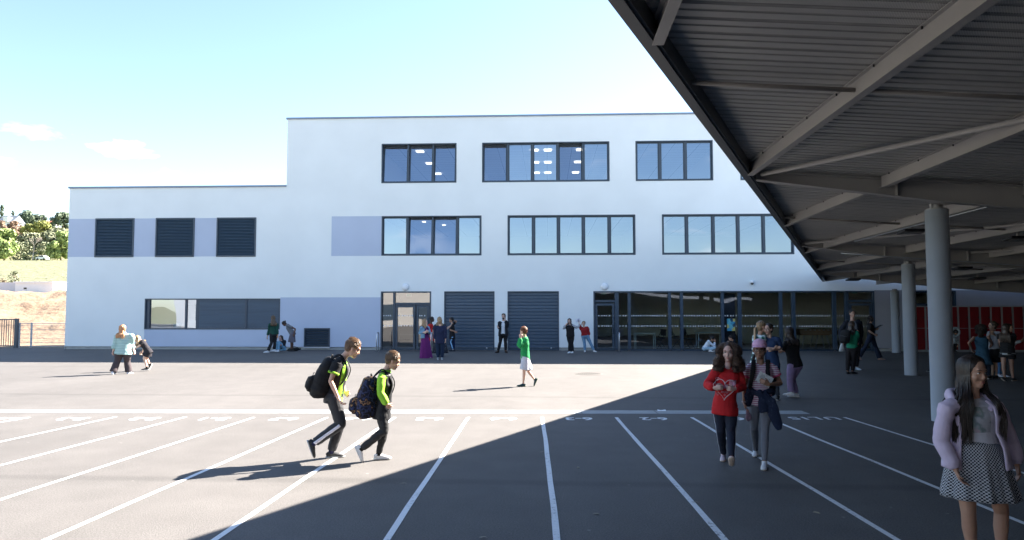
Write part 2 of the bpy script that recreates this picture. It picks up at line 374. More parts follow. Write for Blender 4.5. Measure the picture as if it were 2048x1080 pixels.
vent = R4(608, 660, 656, 696); vent[2] = .13
ent = [fx(761, 640), fx(862, 640), .0, Z1T]
rol = [[fx(888, 640), fx(989, 640), .0, Z1T], [fx(1015, 640), fx(1118, 640), .0, Z1T]]
hall = [fx(1187, 640), fx(1750, 640), .0, Z1T]
dwin = [fx(1825, 595), fx(1912, 595), 1.98, Z1T]
holes = row3+row2+louv+[bay, vent, ent]+rol+[hall, dwin]
blue = [[XL, fx(433, 477), Z2[0], Z2[1]-.04], [fx(663, 470), fx(763, 470), Z2[0], Z2[1]], [fx(560, 640), fx(762, 640), .13, 2.38], [fx(289, 640), fx(560, 640), .13, bay[2]]]
grey = [[hall[1], XR, .13, Z1T+.02]]
ZB = .13
xs = sorted({XL, XS, XR, *[h[i] for h in holes+blue+grey for i in (0, 1)]}); zs = sorted({ZB, ZLOW, ZTOP, *[max(ZB, h[i]) for h in holes+blue+grey for i in (2, 3)]})
w = MB(); e = 1e-5
def inside(x, z, rs): return any(r[0]-e < x < r[1]+e and r[2]-e < z < r[3]+e for r in rs)
for i in range(len(xs)-1):
    for j in range(len(zs)-1):
        x0, x1, z0, z1 = xs[i], xs[i+1], zs[j], zs[j+1]
        if x1-x0 < 1e-4 or z1-z0 < 1e-4: continue
        cx, cz = (x0+x1)/2, (z0+z1)/2
        if inside(cx, cz, holes) or (cx < XS and cz > ZLOW): continue
        mi = 1 if inside(cx, cz, blue) else 2 if inside(cx, cz, grey) else 0
        w.add([(x0,YF,z0),(x1,YF,z0),(x1,YF,z1),(x0,YF,z1)], [[0,1,2,3]], mi)
for x0, x1, z0, z1 in holes:        # reveals
    z0 = max(z0, ZB) if z0 > 0 else 0
    y1 = YF+.24
    w.add([(x0,YF,z0),(x0,y1,z0),(x0,y1,z1),(x0,YF,z1)], [[3,2,1,0]]); w.add([(x1,YF,z0),(x1,y1,z0),(x1,y1,z1),(x1,YF,z1)], [[0,1,2,3]])
    w.add([(x0,YF,z1),(x1,YF,z1),(x1,y1,z1),(x0,y1,z1)], [[0,1,2,3]]); w.add([(x0,YF,z0),(x1,YF,z0),(x1,y1,z0),(x0,y1,z0)], [[3,2,1,0]])
DL, DM = 6.2, 11.0   # depths of the wings
w.add([(XL,YF,0),(XL,YF+DL,0),(XL,YF+DL,ZLOW),(XL,YF,ZLOW)], [[3,2,1,0]])
w.add([(XS,YF,ZLOW),(XS,YF+DM,ZLOW),(XS,YF+DM,ZTOP),(XS,YF,ZTOP)], [[3,2,1,0]])
w.add([(XL,YF,ZB),(XR,YF,ZB),(XR,YF+.1,ZB),(XL,YF+.1,ZB)], [[3,2,1,0]])
w.build('wall', [M['render'], M['render_blue'], M['render_grey']], sb)
# plinth, recessed below the render, split where doors stand
segs = []; cur = XL+.02
for h in sorted([ent]+rol+[hall], key=lambda r: r[0]): segs.append((cur, h[0])); cur = h[1]
segs.append((cur, XR))
for a, c in segs:
    n = max(1, round((c-a)/1.3)); b = MB()
    for i in range(n): b.box((a+(c-a)*i/n+.004, YF+.035, 0), (a+(c-a)*(i+1)/n-.004, YF+.2, ZB-.02))
    b.build('plinth', M['plinth'], sb)
# shell: roofs, back walls, slabs, partitions
b = MB()
b.box((XL+.01, YF+.25, ZLOW-.35), (XS-.01, YF+DL, ZLOW-.02)); b.build('roof', M['white_paint'], sb); b = MB(); b.box((XS+.01, YF+.25, ZTOP-.4), (XR, YF+DM, ZTOP-.03))
b.build('roof', M['white_paint'], sb)
b = MB(); b.box((XL-.05, YF-.06, ZLOW), (XS, YF+.3, ZLOW+.075)); b.box((XL-.05, YF+.302, ZLOW), (XL+.2, YF+DL, ZLOW+.075)); b.build('coping', M['coping'], sb); b = MB(); b.box((XS-.05, YF-.06, ZTOP), (XR, YF+.3, ZTOP+.075)); b.box((XS-.05, YF+.302, ZTOP), (XS+.2, YF+DM, ZTOP+.075))
b.build('coping', M['coping'], sb)
b = MB(); BY = YF+DL
kit = (bay[0]-1.2, bay[0]+3.9)       # bright room behind the left window, open to the earth bank
for (x0, x1, z0, z1) in ((XL+.01, kit[0]+.9, 0, 3), (kit[0]+2.75, XS, 0, 3), (kit[0]+.9, kit[0]+2.75, 0, 1.0), (kit[0]+.9, kit[0]+2.75, 2.25, 3), (XL+.01, XS, 3.001, ZLOW-.36)): b.box((x0, BY-.2, z0), (x1, BY, z1))
b.build('back_wall', M['white_paint'], sb); b = MB(); b.box((XS, YF+DM-.2, 0), (XR, YF+DM, ZTOP-.41)); b.build('back_wall', M['white_paint'], sb); b = MB(); b.box((XS, BY-.19, 0), (XS+.15, YF+DM-.21, ZTOP-.41)); b.build('inner_wall', M['white_paint'], sb); b = MB(); b.box((XR-.2, YF+.26, 0), (XR-.01, YF+DM-.21, ZTOP-.41))
b.build('back_wall', M['white_paint'], sb)
def slab(x0, x1, z0, z1, ymax, nm, m):
    q = MB(); q.box((x0, YF+.25, z0), (x1, ymax, z1)); return q.build(nm, m, sb)
slab(XL+.02, XS-.02, 3.0, 3.4, BY-.21, 'floor_slab', M['ceil']); slab(XS+.16, XR-.21, 2.95, 3.3, YF+DM-.21, 'floor_slab', M['ceil']); slab(XS+.16, XR-.21, 6.42, 6.8, YF+DM-.21, 'floor_slab', M['ceil'])
slab(XL+.02, XR-.21, .004, .03, BY-.22, 'hall_floor', M['floor_in'])
def ceiling_mat():
    m, n, p = newmat('ceiling_tiles'); co = n.nodes.new('ShaderNodeTexCoord'); t = n.nodes.new('ShaderNodeTexBrick'); n.links.new(co.outputs['Object'], t.inputs['Vector'])
    t.offset = 0; t.inputs['Scale'].default_value = 1; t.inputs['Mortar Size'].default_value = .012; t.inputs['Brick Width'].default_value = 1.2; t.inputs['Row Height'].default_value = .6
    t.inputs['Color1'].default_value = (.55, .56, .58, 1); t.inputs['Color2'].default_value = (.52, .53, .55, 1); t.inputs['Mortar'].default_value = (.18, .19, .2, 1)
    n.links.new(t.outputs[0], p.inputs['Base Color']); p.inputs['Roughness'].default_value = .9; return m
cm = ceiling_mat()
for z, y1 in ((9.62, YF+DM-.22), (6.24, YF+DM-.22), (2.86, YF+DM-.22)):
    q = MB(); q.add([(XS+.17, YF+.26, z), (XR-.22, YF+.26, z), (XR-.22, y1, z), (XS+.17, y1, z)], [[3,2,1,0]]); q.build('ceiling', cm, sb)
for x in (row3[0][0]-.55, (row3[0][1]+row3[1][0])/2, (row3[1][1]+row3[2][0])/2, (row3[2][1]+row3[3][0])/2): b = MB(); b.box((x-.08, YF+.26, 6.81), (x+.08, YF+DM-.23, 9.61)); b.build('partition_wall', M['white_paint'], sb)
for x in (row2[0][0]-.5, (row2[0][1]+row2[1][0])/2+.05, (row2[1][1]+row2[2][0])/2, (row2[2][1]+row2[3][0])/2): b = MB(); b.box((x-.08, YF+.26, 3.31), (x+.08, YF+DM-.23, 6.23)); b.build('partition_wall', M['white_paint'], sb)
for x in (kit[0], kit[1]): b = MB(); b.box((x-.08, YF+.26, .035), (x+.08, BY-.22, 2.99)); b.build('partition_wall', M['white_paint'], sb)
for x in ((ent[1]+rol[0][0])/2-.1, rol[1][1]+.2, ent[0]-.35): b = MB(); b.box((x-.08, YF+.26, .035), (x+.08, YF+DM-.23, 2.85)); b.build('partition_wall', M['white_paint'], sb)
b = MB(); b.box((rol[1][1]+.3, YF+6.6, .035), (XR-.25, YF+6.75, 2.85)); b.build('hall_back_wall', mat('hall_wall', (.60, .60, .50), .85), sb)
b = MB(); b.box((ent[0]-.26, YF+5.6, .035), ((ent[1]+rol[0][0])/2-.19, YF+5.7, 2.85)); b.build('lobby_wall', M['render_pale'], sb)

def rim(mb, x0, x1, z0, z1, t, y0, y1, mi=0, open_bottom=False):
    zb = z0 if open_bottom else z0+t
    mb.box((x0, y0, zb), (x0+t, y1, z1-t), mi); mb.box((x1-t, y0, zb), (x1, y1, z1-t), mi); mb.box((x0, y0, z1-t), (x1, y1, z1), mi)
    if not open_bottom: mb.box((x0, y0, z0), (x1, y1, z0+t), mi)
def window(rc, mulls, ym, tilt=(), lab=None, glass='glass', handles=()):
    x0, x1, z0, z1 = rc; b = MB()
    g = .004; x0 += g; x1 -= g; z0 += g; z1 -= g
    rim(b, x0, x1, z0, z1, .045, YF-.012, YF+.20)          # dark metal lining
    mx_ = [fx(m, ym) for m in mulls]; ed = [x0+.046]+mx_+[x1-.046]
    zi0, zi1 = z0+.046, z1-.046
    for m_ in mx_: b.box((m_-.035, YF+.06, zi0), (m_+.035, YF+.18, zi1))
    fr = b.build('window', M['anth'], sb)
    if lab: fr['label'] = lab
    pb = MB(); bars = MB()
    for k in range(len(ed)-1):
        a = ed[k]+(.036 if k else .002); c = ed[k+1]-(.036 if k < len(ed)-2 else .002); tl = math.radians(6.0) if k in tilt else 0
        cz = math.cos(tl); sn = math.sin(tl)
        def P(x, z, y): zz = z-zi0; return (x, YF+.10+y*cz+zz*sn, zi0+.003+zz*cz-y*sn)
        def bx(xa, xb, za, zb):
            bars.add([P(xa,za,0),P(xb,za,0),P(xb,za,.05),P(xa,za,.05),P(xa,zb,0),P(xb,zb,0),P(xb,zb,.05),P(xa,zb,.05)], [[0,3,2,1],[4,5,6,7],[0,1,5,4],[1,2,6,5],[2,3,7,6],[3,0,4,7]])
        zt = zi1-.006; t = .05
        bx(a, a+t, zi0+t, zt-t); bx(c-t, c, zi0+t, zt-t); bx(a, c, zi0, zi0+t); bx(a, c, zt-t, zt)
        pb.add([P(a+t,zi0+t,.025),P(c-t,zi0+t,.025),P(c-t,zt-t,.025),P(a+t,zt-t,.025)], [[0,1,2,3]])
    bars.build('sash', M['anth'], fr); pb.build('pane', M[glass], fr)
    return fr
window(row3[0], (816, 866), 325, (0, 1, 2), 'top floor window of three tilted sashes')
window(row3[1], (1015, 1065, 1116, 1166), 322, (0, 3), 'widest top floor window, five sashes')
window(row3[2], (1320, 1371), 318); window(row3[3], (1530, 1585), 315); window(row3[4], (1750, 1800), 310)
window(row2[0], (815, 865, 914), 472, (1, 2), 'middle floor window of four sashes, two tilted')
window(row2[1], (1067, 1117, 1167, 1219), 470); window(row2[2], (1374, 1427, 1477, 1528), 468); window(row2[3], (1690, 1740, 1790, 1850), 466)
window(dwin, (1895,), 595, (), 'small dark window above the lockers', 'glass_hall')
# louvred openings of the left wing
for r in louv:
    b = MB(); x0, x1, z0, z1 = r; x0 += .004; x1 -= .004; z0 += .004; z1 -= .004
    rim(b, x0, x1, z0, z1, .06, YF-.03, YF+.12); b.box((x0+.061, YF+.10, z0+.061), (x1-.061, YF+.12, z1-.061))
    fr = b.build('louvre_panel', M['anth'], sb); q = MB(); n = 25
    for i in range(n):
        z = z0+.07+(z1-z0-.15)*i/(n-1)
        q.add([(x0+.062,YF-.012,z),(x1-.062,YF-.012,z),(x1-.062,YF+.07,z+.055),(x0+.062,YF+.07,z+.055),(x0+.062,YF-.012,z+.012),(x1-.062,YF-.012,z+.012),(x1-.062,YF+.07,z+.067),(x0+.062,YF+.07,z+.067)], [[0,3,2,1],[4,5,6,7],[0,1,5,4],[1,2,6,5],[2,3,7,6],[3,0,4,7]])
    q.build('blades', M['louvre'], fr)
b = MB(); x0, x1, z0, z1 = vent; rim(b, x0+.004, x1-.004, z0+.004, z1-.004, .055, YF-.03, YF+.12); b.box((x0+.06, YF+.1, z0+.06), (x1-.06, YF+.12, z1-.06))
fr = b.build('vent_grille', M['anth'], sb); q = MB()
for i in range(7):
    z = z0+.07+i*(z1-z0-.12)/7; q.obox(((x0+x1)/2, YF+.03, z+.05), Vector(((x1-x0)/2-.062, 0, 0)), Vector((0, .035, .03)), Vector((0, -.004, .006)))
q.build('blades', M['anth'], fr); q = MB(); q.box((x0-.0, YF-.06, z0-.055), (x1+.02, YF+.03, z0-.002)); q.build('sill', M['galv'], fr)
# ground floor bay: panes at left, two closed roller shutters
x0, x1, z0, z1 = bay; x0 += .004; x1 -= .004; z0 += .004; z1 -= .004
b = MB(); rim(b, x0, x1, z0, z1, .05, YF-.015, YF+.22)
ma, mb_, mc, md = fx(370, 628), fx(394, 628), fx(491, 628), fx(494, 628)
b.box((x0+.051, YF+.05, z0+.051), (x0+.2, YF+.2, z1-.051)); b.box((ma-.045, YF+.08, z0+.051), (ma+.045, YF+.18, z1-.051)); b.box((mb_-.07, YF+.04, z0+.051), (mb_+.09, YF+.2, z1-.051))
b.box((mc-.02, YF-.005, z0+.051), (mc+.06, YF+.1, z1-.051))
fr = b.build('window', M['anth'], sb); fr['label'] = 'wide ground floor window with two of its sections shuttered'
q = MB(); q.add([(x0+.2,YF+.13,z0+.05),(ma-.045,YF+.13,z0+.05),(ma-.045,YF+.13,z1-.05),(x0+.2,YF+.13,z1-.05)], [[0,1,2,3]]); q.add([(ma+.045,YF+.13,z0+.05),(mb_-.07,YF+.13,z0+.05),(mb_-.07,YF+.13,z1-.05),(ma+.045,YF+.13,z1-.05)], [[0,1,2,3]])
q.build('pane', M['glass'], fr)
def slats(mb, xa, xb, za, zb, y, pitch=.078, dep=.012):
    n = max(1, round((zb-za)/pitch)); p = (zb-za)/n
    for i in range(n):
        z = za+i*p; pts = [(y+dep, 0), (y+.002, p*.12), (y, p*.5), (y+.002, p*.88), (y+dep, p)]
        vs = []; fs = []
        for yy, dz in pts: vs += [(xa, yy, z+dz), (xb, yy, z+dz)]
        for k in range(4): fs.append([2*k, 2*k+1, 2*k+3, 2*k+2])
        mb.add(vs, fs)
for a, c in ((mb_+.091, mc-.021), (mc+.061, x1-.051)):
    q = MB(); slats(q, a, c, z0+.09, z1-.051, YF+.03, .062, .007); q.box((a, YF+.02, z0+.052), (c, YF+.05, z0+.089)); q.build('roller_shutter', M['anth2'], fr)
# roller doors
for r in rol:
    x0, x1, z0, z1 = r; b = MB(); rim(b, x0+.004, x1-.004, z0+.002, z1-.004, .05, YF-.012, YF+.16, open_bottom=True)
    fr = b.build('roller_door', M['anth'], sb); q = MB(); slats(q, x0+.055, x1-.055, .09, z1-.055, YF+.05, .145, .02); q.box((x0+.055, YF+.045, .01), (x1-.055, YF+.08, .089)); q.build('door_curtain', M['anth2'], fr)
    q = MB(); q.tube([(x1-.35, YF+.04, .1), (x1-.35, YF-.0, .1)], .035, 12); q.build('lock', M['steel_white'], fr)
# entrance doors
def dots(mb, xa, xb, z, y):
    x = xa+.03; rr = random.Random(int(abs(xa*1000+z*10)))
    while x < xb-.06:
        w_ = rr.choice((.045, .045, .06)); hh = rr.choice((.05, .06)); mb.add([(x,y,z-hh/2),(x+w_,y,z-hh/2),(x+w_,y,z+hh/2),(x,y,z+hh/2)], [[0,1,2,3]]); x += w_+rr.choice((.045, .06, .09))
def glazed(rc, posts, panes, doors, transoms, mg, nm, lab=None):
    x0, x1, z0, z1 = rc; b = MB(); rim(b, x0+.004, x1-.004, z0+.002, z1-.004, .06, YF-.012, YF+.2, open_bottom=True)
    for a, c in posts: b.box((a, YF+.03, .035), (c, YF+.2, z1-.065))
    ini = x0+.065; fin = x1-.065
    edges = sorted([e_ for pc in posts for e_ in pc]); cells = list(zip([ini]+edges[1::2], edges[0::2]+[fin]))
    for a, c in cells:
        if c-a > .05: b.box((a+.001, YF+.05, .003), (c-.001, YF+.18, .07))
    for a, c, z in transoms: b.box((a+.001, YF+.05, z-.05), (c-.001, YF+.18, z+.05))
    fr = b.build(nm, M['anth'], sb)
    if lab: fr['label'] = lab
    q = MB(); d = MB(); lf = MB()
    for a, c in panes:
        q.add([(a,YF+.12,.07),(c,YF+.12,.07),(c,YF+.12,z1-.065),(a,YF+.12,z1-.065)], [[0,1,2,3]])
        dots(d, a, c, 1.55, YF+.115); dots(d, a, c, 1.09, YF+.115)
    for a, c, zt in doors:
        lf = MB(); rim(lf, a+.02, c-.02, .02, zt, .10, YF+.04, YF+.12)
        q.add([(a+.12,YF+.08,.12),(c-.12,YF+.08,.12),(c-.12,YF+.08,zt-.1),(a+.12,YF+.08,zt-.1)], [[0,1,2,3]])
        lf.build('door_leaf', M['anth'], fr); dots(d, a+.12, c-.12, 1.55, YF+.075); dots(d, a+.12, c-.12, 1.09, YF+.075)
        hb = MB(); xh = c-.07; hb.tube([(xh, YF-.03, .75), (xh, YF-.03, 1.5)], .016, 8); hb.tube([(xh, YF+.05, .8), (xh, YF-.03, .8)], .01, 6); hb.tube([(xh, YF+.05, 1.45), (xh, YF-.03, 1.45)], .01, 6); hb.build('door_handle', M['anth'], fr)
    q.build('pane', mg, fr); d.build('safety_dots', mat('frosted_dots', (.75, .78, .82), .6), fr)
    return fr
X = lambda px: fx(px, 640)
glazed(ent, [(X(785.5), X(789.5))], [(ent[0]+.065, X(785.5))], [(X(789.5), X(831.5), 2.02), (X(831.5), ent[1]-.06, 2.02)], [(X(789.5), ent[1]-.07, 2.09)], M['glass_door'], 'entrance_door', 'glazed double entrance door with side pane')
# transom pane of the entrance
hf = glazed(hall, [(X(1230), X(1238)), (X(1256), X(1262)), (X(1337), X(1343)), (X(1361), X(1367)), (X(1443), X(1449)), (X(1477), X(1484)), (X(1560), X(1566)), (X(1585), X(1592)), (X(1667), X(1674)), (X(1692), X(1699))],
       [(X(1238), X(1256)), (X(1262), X(1337)), (X(1343), X(1361)), (X(1367), X(1443)), (X(1449), X(1477)), (X(1484), X(1560)), (X(1566), X(1585)), (X(1592), X(1667)), (X(1674), X(1692))],
       [(hall[0]+.06, X(1230), 2.1), (X(1699), hall[1]-.06, 2.1)], [(hall[0]+.07, X(1230), 2.2), (X(1699), hall[1]-.07, 2.2)], M['glass_hall'], 'glazed_front', 'long glazed hall front with a door at each end')
for a, c, gl in ((hall[0]+.07, X(1230), 0), (X(1699), hall[1]-.07, 0), (X(789.5), ent[1]-.07, 1)):
    zb_ = 2.25 if not gl else 2.14
    q = MB(); q.add([(a,YF+.12,zb_),(c,YF+.12,zb_),(c,YF+.12,Z1T-.065),(a,YF+.12,Z1T-.065)], [[0,1,2,3]])
    q.build('transom_pane', M['glass_door' if gl else 'glass_hall'], sb)
# blue backing and poster in the dark bay
b = MB(); b.box((X(1449)+.02, YF+.5, .035), (X(1477)-.02, YF+.53, 2.55)); b.build('bay_panel', mat('bay_panel', (.02, .03, .06), .5), sb)
def poster_mat():
    m, n, p = newmat('poster_print'); co = n.nodes.new('ShaderNodeTexCoord'); v = n.nodes.new('ShaderNodeTexVoronoi'); v.inputs['Scale'].default_value = 6; n.links.new(co.outputs['Object'], v.inputs['Vector'])
    r = n.nodes.new('ShaderNodeValToRGB'); n.links.new(v.outputs['Color'], r.inputs[0]); r.color_ramp.interpolation = 'CONSTANT'; e = r.color_ramp.elements
    e[0].color = (.05, .28, .45, 1); e[1].position = .45; e[1].color = (.12, .42, .5, 1)
    for po, c in ((.62, (.5, .45, .15, 1)), (.75, (.02, .06, .12, 1))): k = e.new(po); k.color = c
    n.links.new(r.outputs[0], p.inputs['Base Color']); return m
b = MB(); b.box((X(1455), YF+.085, .88), (X(1471), YF+.09, 1.42)); tag(b.build('poster', poster_mat()), 'blue picture poster taped inside the dark glass bay of the hall', 'poster')

# lamps, camera, exit signs, hoops, roof rail, lights
def disc_lamp(px, py, lab):
    p = fac(px, py, YF); o = empty('wall_lamp', (p.x, YF, p.z), lab, 'lamp', 'round opal lamps above the doors')
    q = MB(); q.tube([p+Vector((0, 0, 0)), p+Vector((0, -.03, 0))], .17, 24); q.build('lamp_base', M['steel_white'], o)
    q = MB(); q.ball(p+Vector((0, -.03, 0)), (.165, .09, .165), 0, 24, 14); q.build('lamp_globe', M['lamp_white'], o)
disc_lamp(811, 574, 'round white opal wall lamp above the entrance door beside the lavender panel'); disc_lamp(1209, 573, 'round white opal wall lamp above the left end of the hall glazing')
p = fac(1503, 565, YF); o = empty('security_camera', (p.x, YF, p.z), 'small white dome security camera on the white wall above the hall', 'camera')
q = MB(); q.tube([(p.x, YF, p.z+.02), (p.x, YF-.1, p.z+.03)], .05, 14); q.tube([(p.x, YF-.1, p.z+.08), (p.x, YF-.1, p.z-.03)], [.07, .085], 16); q.build('housing', M['lamp_white'], o)
q = MB(); q.ball((p.x, YF-.1, p.z-.03), .07, 0, 16, 10); q.build('dome', M['black_plastic'], o)
ex = mat('exit_sign_face', (.65, .75, .7), .5)
for px, py, lab in ((818, 590, 'pale exit sign box hanging behind the entrance door glass'), (1207, 586.5, 'pale exit sign box behind the left hall door'), (1709, 584.5, 'pale exit sign box behind the right hall door')):
    p = fac(px, py, YF+.5); o = empty('exit_sign', tuple(p), lab, 'sign', 'exit signs behind the glazing'); q = MB(); q.box((p.x-.12, p.y-.03, p.z-.06), (p.x+.12, p.y+.03, p.z+.06)); q.build('sign_box', ex, o, .008)
    q = MB(); q.box((p.x-.1, p.y-.033, p.z-.045), (p.x+.1, p.y-.031, p.z+.045)); q.build('sign_face', mat('sign_green', (.25, .5, .38), .5), o)
for px, lab in ((753, 'thin steel hoop guard left of the entrance door'), (1239, 'thin steel hoop guard in front of the hall glazing'), (862, 'thin steel hoop guard right of the entrance door')):
    p = gnd(px, 704); q = MB(); h = .82
    q.tube([p+Vector((0, 0, 0)), p+Vector((0, 0, h-.08)), p+Vector((0, .04, h-.02)), p+Vector((0, .1, h)), p+Vector((0, .3, h)), p+Vector((0, .36, h-.02)), p+Vector((0, .4, h-.08)), p+Vector((0, .4, 0))], .024, 10)
    tag(q.build('hoop_guard', M['steel_white']), lab, 'guard', 'steel hoop guards')
rr = empty('roof_railing', (-9.9, YF+1.2, ZTOP), 'low tilted safety rail along the top of the high roof', 'railing')
q = MB(); X0 = fac(641, 236, YF+1.2).x; zt = ZTOP+.3
q.tube([(X0, YF+1.2, zt), (XR-1, YF+1.2, zt)], .022, 6); q.build('rail', M['coping'], rr); x = X0+.2; q = MB()
while x < XR-1: q.tube([(x, YF+1.2, ZTOP-.03), (x, YF+1.2, zt)], .016, 6); x += 1.28
q.build('rail_post', M['coping'], rr)
# ceiling light panels in the upper rooms
pos = []
for (x_, n_) in ((row3[0][0]+1.35, 3), (row3[1][0]+2.35, 3), (row3[1][0]+3.0, 3), (row3[1][1]-1.2, 3)): pos += [(x_, YF+2.4+i*2.9, 9.6) for i in range(n_)]
pos += [(row2[0][0]+1.4, YF+3.2, 6.22), (row2[0][0]+2.2, YF+4.6, 6.22)]
for i, (x_, y_, z_) in enumerate(pos):
    s_ = .18 if z_ > 7 else .08
    rm = 'first top floor room' if x_ < row3[0][1] and z_ > 7 else 'wide top floor room' if z_ > 7 else 'middle floor room'
    rw = ('nearest', 'second', 'rearmost')[round((y_-YF-2.4)/2.9)] if z_ > 7 else ('nearer', 'farther')[i-len(pos)+2]
    cl = '' if x_ < row3[0][1] else (' of the left column', ' of the middle column', ' of the right column')[(i//3)-1] if z_ > 7 else ''
    q = MB(); q.box((x_-s_, y_-s_, z_-.03), (x_+s_, y_+s_, z_-.002)); o = q.build('ceiling_light', M['panel_light'])
    tag(o, f'lit ceiling panel, {rw}{cl} in the {rm}', 'ceiling light', 'lit ceiling panels seen through the windows')
# furniture in the hall
def table(px, py, w_, lab):
    p = gnd(px, py); p.y = max(p.y, YF+1.2); p.z = .035; o = empty('table', tuple(p), lab, 'table'); q = MB(); q.box((p.x-w_/2, p.y-.3, .76), (p.x+w_/2, p.y+.3, .79)); q.build('tabletop', mat('table_white', (.45, .55, .55), .5), o)
    for sx in (-1, 1):
        for sy in (-1, 1): q = MB(); q.tube([(p.x+sx*(w_/2-.04), p.y+sy*.26, .035), (p.x+sx*(w_/2-.04), p.y+sy*.26, .76)], .02, 8); q.build('leg', mat('table_leg', (.5, .6, .6), .4), o)
def at_hall(px, Y): return fac(px, 640, Y).x
def table2(x, Y, w_, lab):
    o = empty('table', (x, Y, .03), lab, 'table', 'pale tables inside the hall'); q = MB(); q.box((x-w_/2, Y-.3, .73), (x+w_/2, Y+.3, .76)); q.build('tabletop', M['tw'], o)
    for sx in (-1, 1):
        for sy in (-1, 1): q = MB(); q.tube([(x+sx*(w_/2-.04), Y+sy*.26, .03), (x+sx*(w_/2-.04), Y+sy*.26, .73)], .022, 8); q.build('leg', M['tw'], o)
M['tw'] = mat('table_paint', (.50, .60, .60), .5)
table2(at_hall(1289, YF+.9), YF+.9, .95, 'pale table alone behind the second wide pane of the hall'); table2(at_hall(1418, YF+2.3), YF+2.3, 1.2, 'pale table behind the seated person in white')
def chair(x, Y, rz, lab):
    o = empty('chair', (x, Y, .03), lab, 'chair', 'black folding chairs inside the hall', rz); Mx = Matrix.Translation((x, Y, .03)) @ Matrix.Rotation(rz, 4, 'Z')
    def T(v): return Mx @ Vector(v)
    q = MB(); q.obox(T((0, 0, .46)), (Mx.to_3x3() @ Vector((.22, 0, 0))), (Mx.to_3x3() @ Vector((0, .21, .02))), Vector((0, 0, .018))); q.build('seat', M['black_plastic'], o)
    q = MB(); q.obox(T((0, .24, .74)), (Mx.to_3x3() @ Vector((.22, 0, 0))), (Mx.to_3x3() @ Vector((0, .015, 0))), Vector((0, 0, .15))); q.build('backrest', M['black_plastic'], o)
    for s_ in (-1, 1):
        q = MB(); q.tube([T((s_*.21, .30, .88)), T((s_*.21, -.2, 0))], .013, 6); q.build('leg', M['black_plastic'], o)
        q = MB(); q.tube([T((s_*.19, -.16, .47)), T((s_*.19, .26, 0))], .013, 6); q.build('leg', M['black_plastic'], o)
chair(at_hall(1317, YF+1.3), YF+1.3, -1.2, 'black folding chair just right of the pale table in the hall'); chair(at_hall(1354, YF+1.5), YF+1.5, 1.3, 'black folding chair behind the narrow pane of the hall'); chair(at_hall(1376, YF+1.4), YF+1.4, .9, 'black folding chair left of the seated person in white')
wd = mat('table_game_wood', (.34, .22, .13), .6, var=.12, vscale=4, stretch=(1, 6, 1))
for px, Y, lab in ((1625, YF+1.4, 'wooden football table at the left of the two in the hall'), (1652, YF+2.6, 'wooden football table at the right, half behind the first one')):
    x = at_hall(px, Y); o = empty('football_table', (x, Y, .03), lab, 'game table', 'football tables inside the hall'); q = MB()
    q.prism([(x-.72, Y-.38, .93), (x-.68, Y-.38, .74), (x-.6, Y-.38, .66), (x+.6, Y-.38, .66), (x+.68, Y-.38, .74), (x+.72, Y-.38, .93)], (0, .76, 0)); q.build('cabinet', wd, o)
    q = MB(); q.box((x-.6, Y-.3, .932), (x+.6, Y+.3, .94)); q.build('pitch', mat('pitch_green', (.05, .14, .07), .6), o)
    for i in range(6): q = MB(); xx = x-.5+i*.2; q.tube([(xx, Y-.55, .9), (xx, Y+.55, .9)], .01, 6); q.tube([(xx, Y-.62, .9), (xx, Y-.5, .9)], .02, 8); q.build('rod', M['steel_white'], o)
    for sx in (-1, 1):
        for sy in (-1, 1): q = MB(); q.tube([(x+sx*.5, Y+sy*.3, .66), (x+sx*.64, Y+sy*.36, .03)], .03, 8); q.build('leg', M['steel_white'], o)
# kitchen room furnishing behind the left window
x = kit[0]+2.2
b = MB(); b.box((kit[0]+.35, BY-.5, .03), (kit[0]+.85, BY-.25, 2.1)); b.build('cupboard', mat('cupboard', (.42, .38, .36), .6), sb)
b = MB(); b.tube([(bay[0]+1.15, YF+.8, bay[2]-.05), (bay[0]+1.15, YF+.8, bay[2]+.28)], [.16, .2], 16); tag(b.build('bucket', mat('bucket_blue', (.35, .55, .62), .5)), 'pale blue bucket on the sill inside the left ground floor window', 'bucket')
b = MB(); b.box((bay[0]+.3, YF+.55, bay[2]-.1), (bay[0]+3.2, YF+1.1, bay[2]-.052)); b.build('worktop', M['steel_white'], sb)

# opposite building behind the camera; unseen walls added at the right to block light
ow = empty('opposite_building', (-14, -20, 0), 'pale rendered building closing the yard behind the photographer', 'building')
b = MB(); b.box((-45, -28, 0), (-3.2, -20, 6.8)); b.build('wall', M['render_pale'], ow); b = MB(); b.box((-45.1, -28.1, 6.8), (-3.1, -19.9, 6.9)); b.build('coping', M['coping'], ow)
b = MB()
for i in range(9):
    for z in (.9, 4.1): b = MB(); b.box((-42+i*4.4, -20.02, z), (-40+i*4.4, -19.98, z+1.5)); b.build('window', M['anth'], ow)
ow2 = empty('light_blocking_walls', (27, 0, 0), 'unseen grey walls added to block light from the covered yard at the right', 'building')
b = MB(); b.box((27.01, -20, 0), (33, 32.5, 6)); b.build('wall', M['render_grey'], ow2); b = MB(); b.box((-3.1, -26, 0), (27, -20, 6)); b.build('wall', M['render_grey'], ow2)

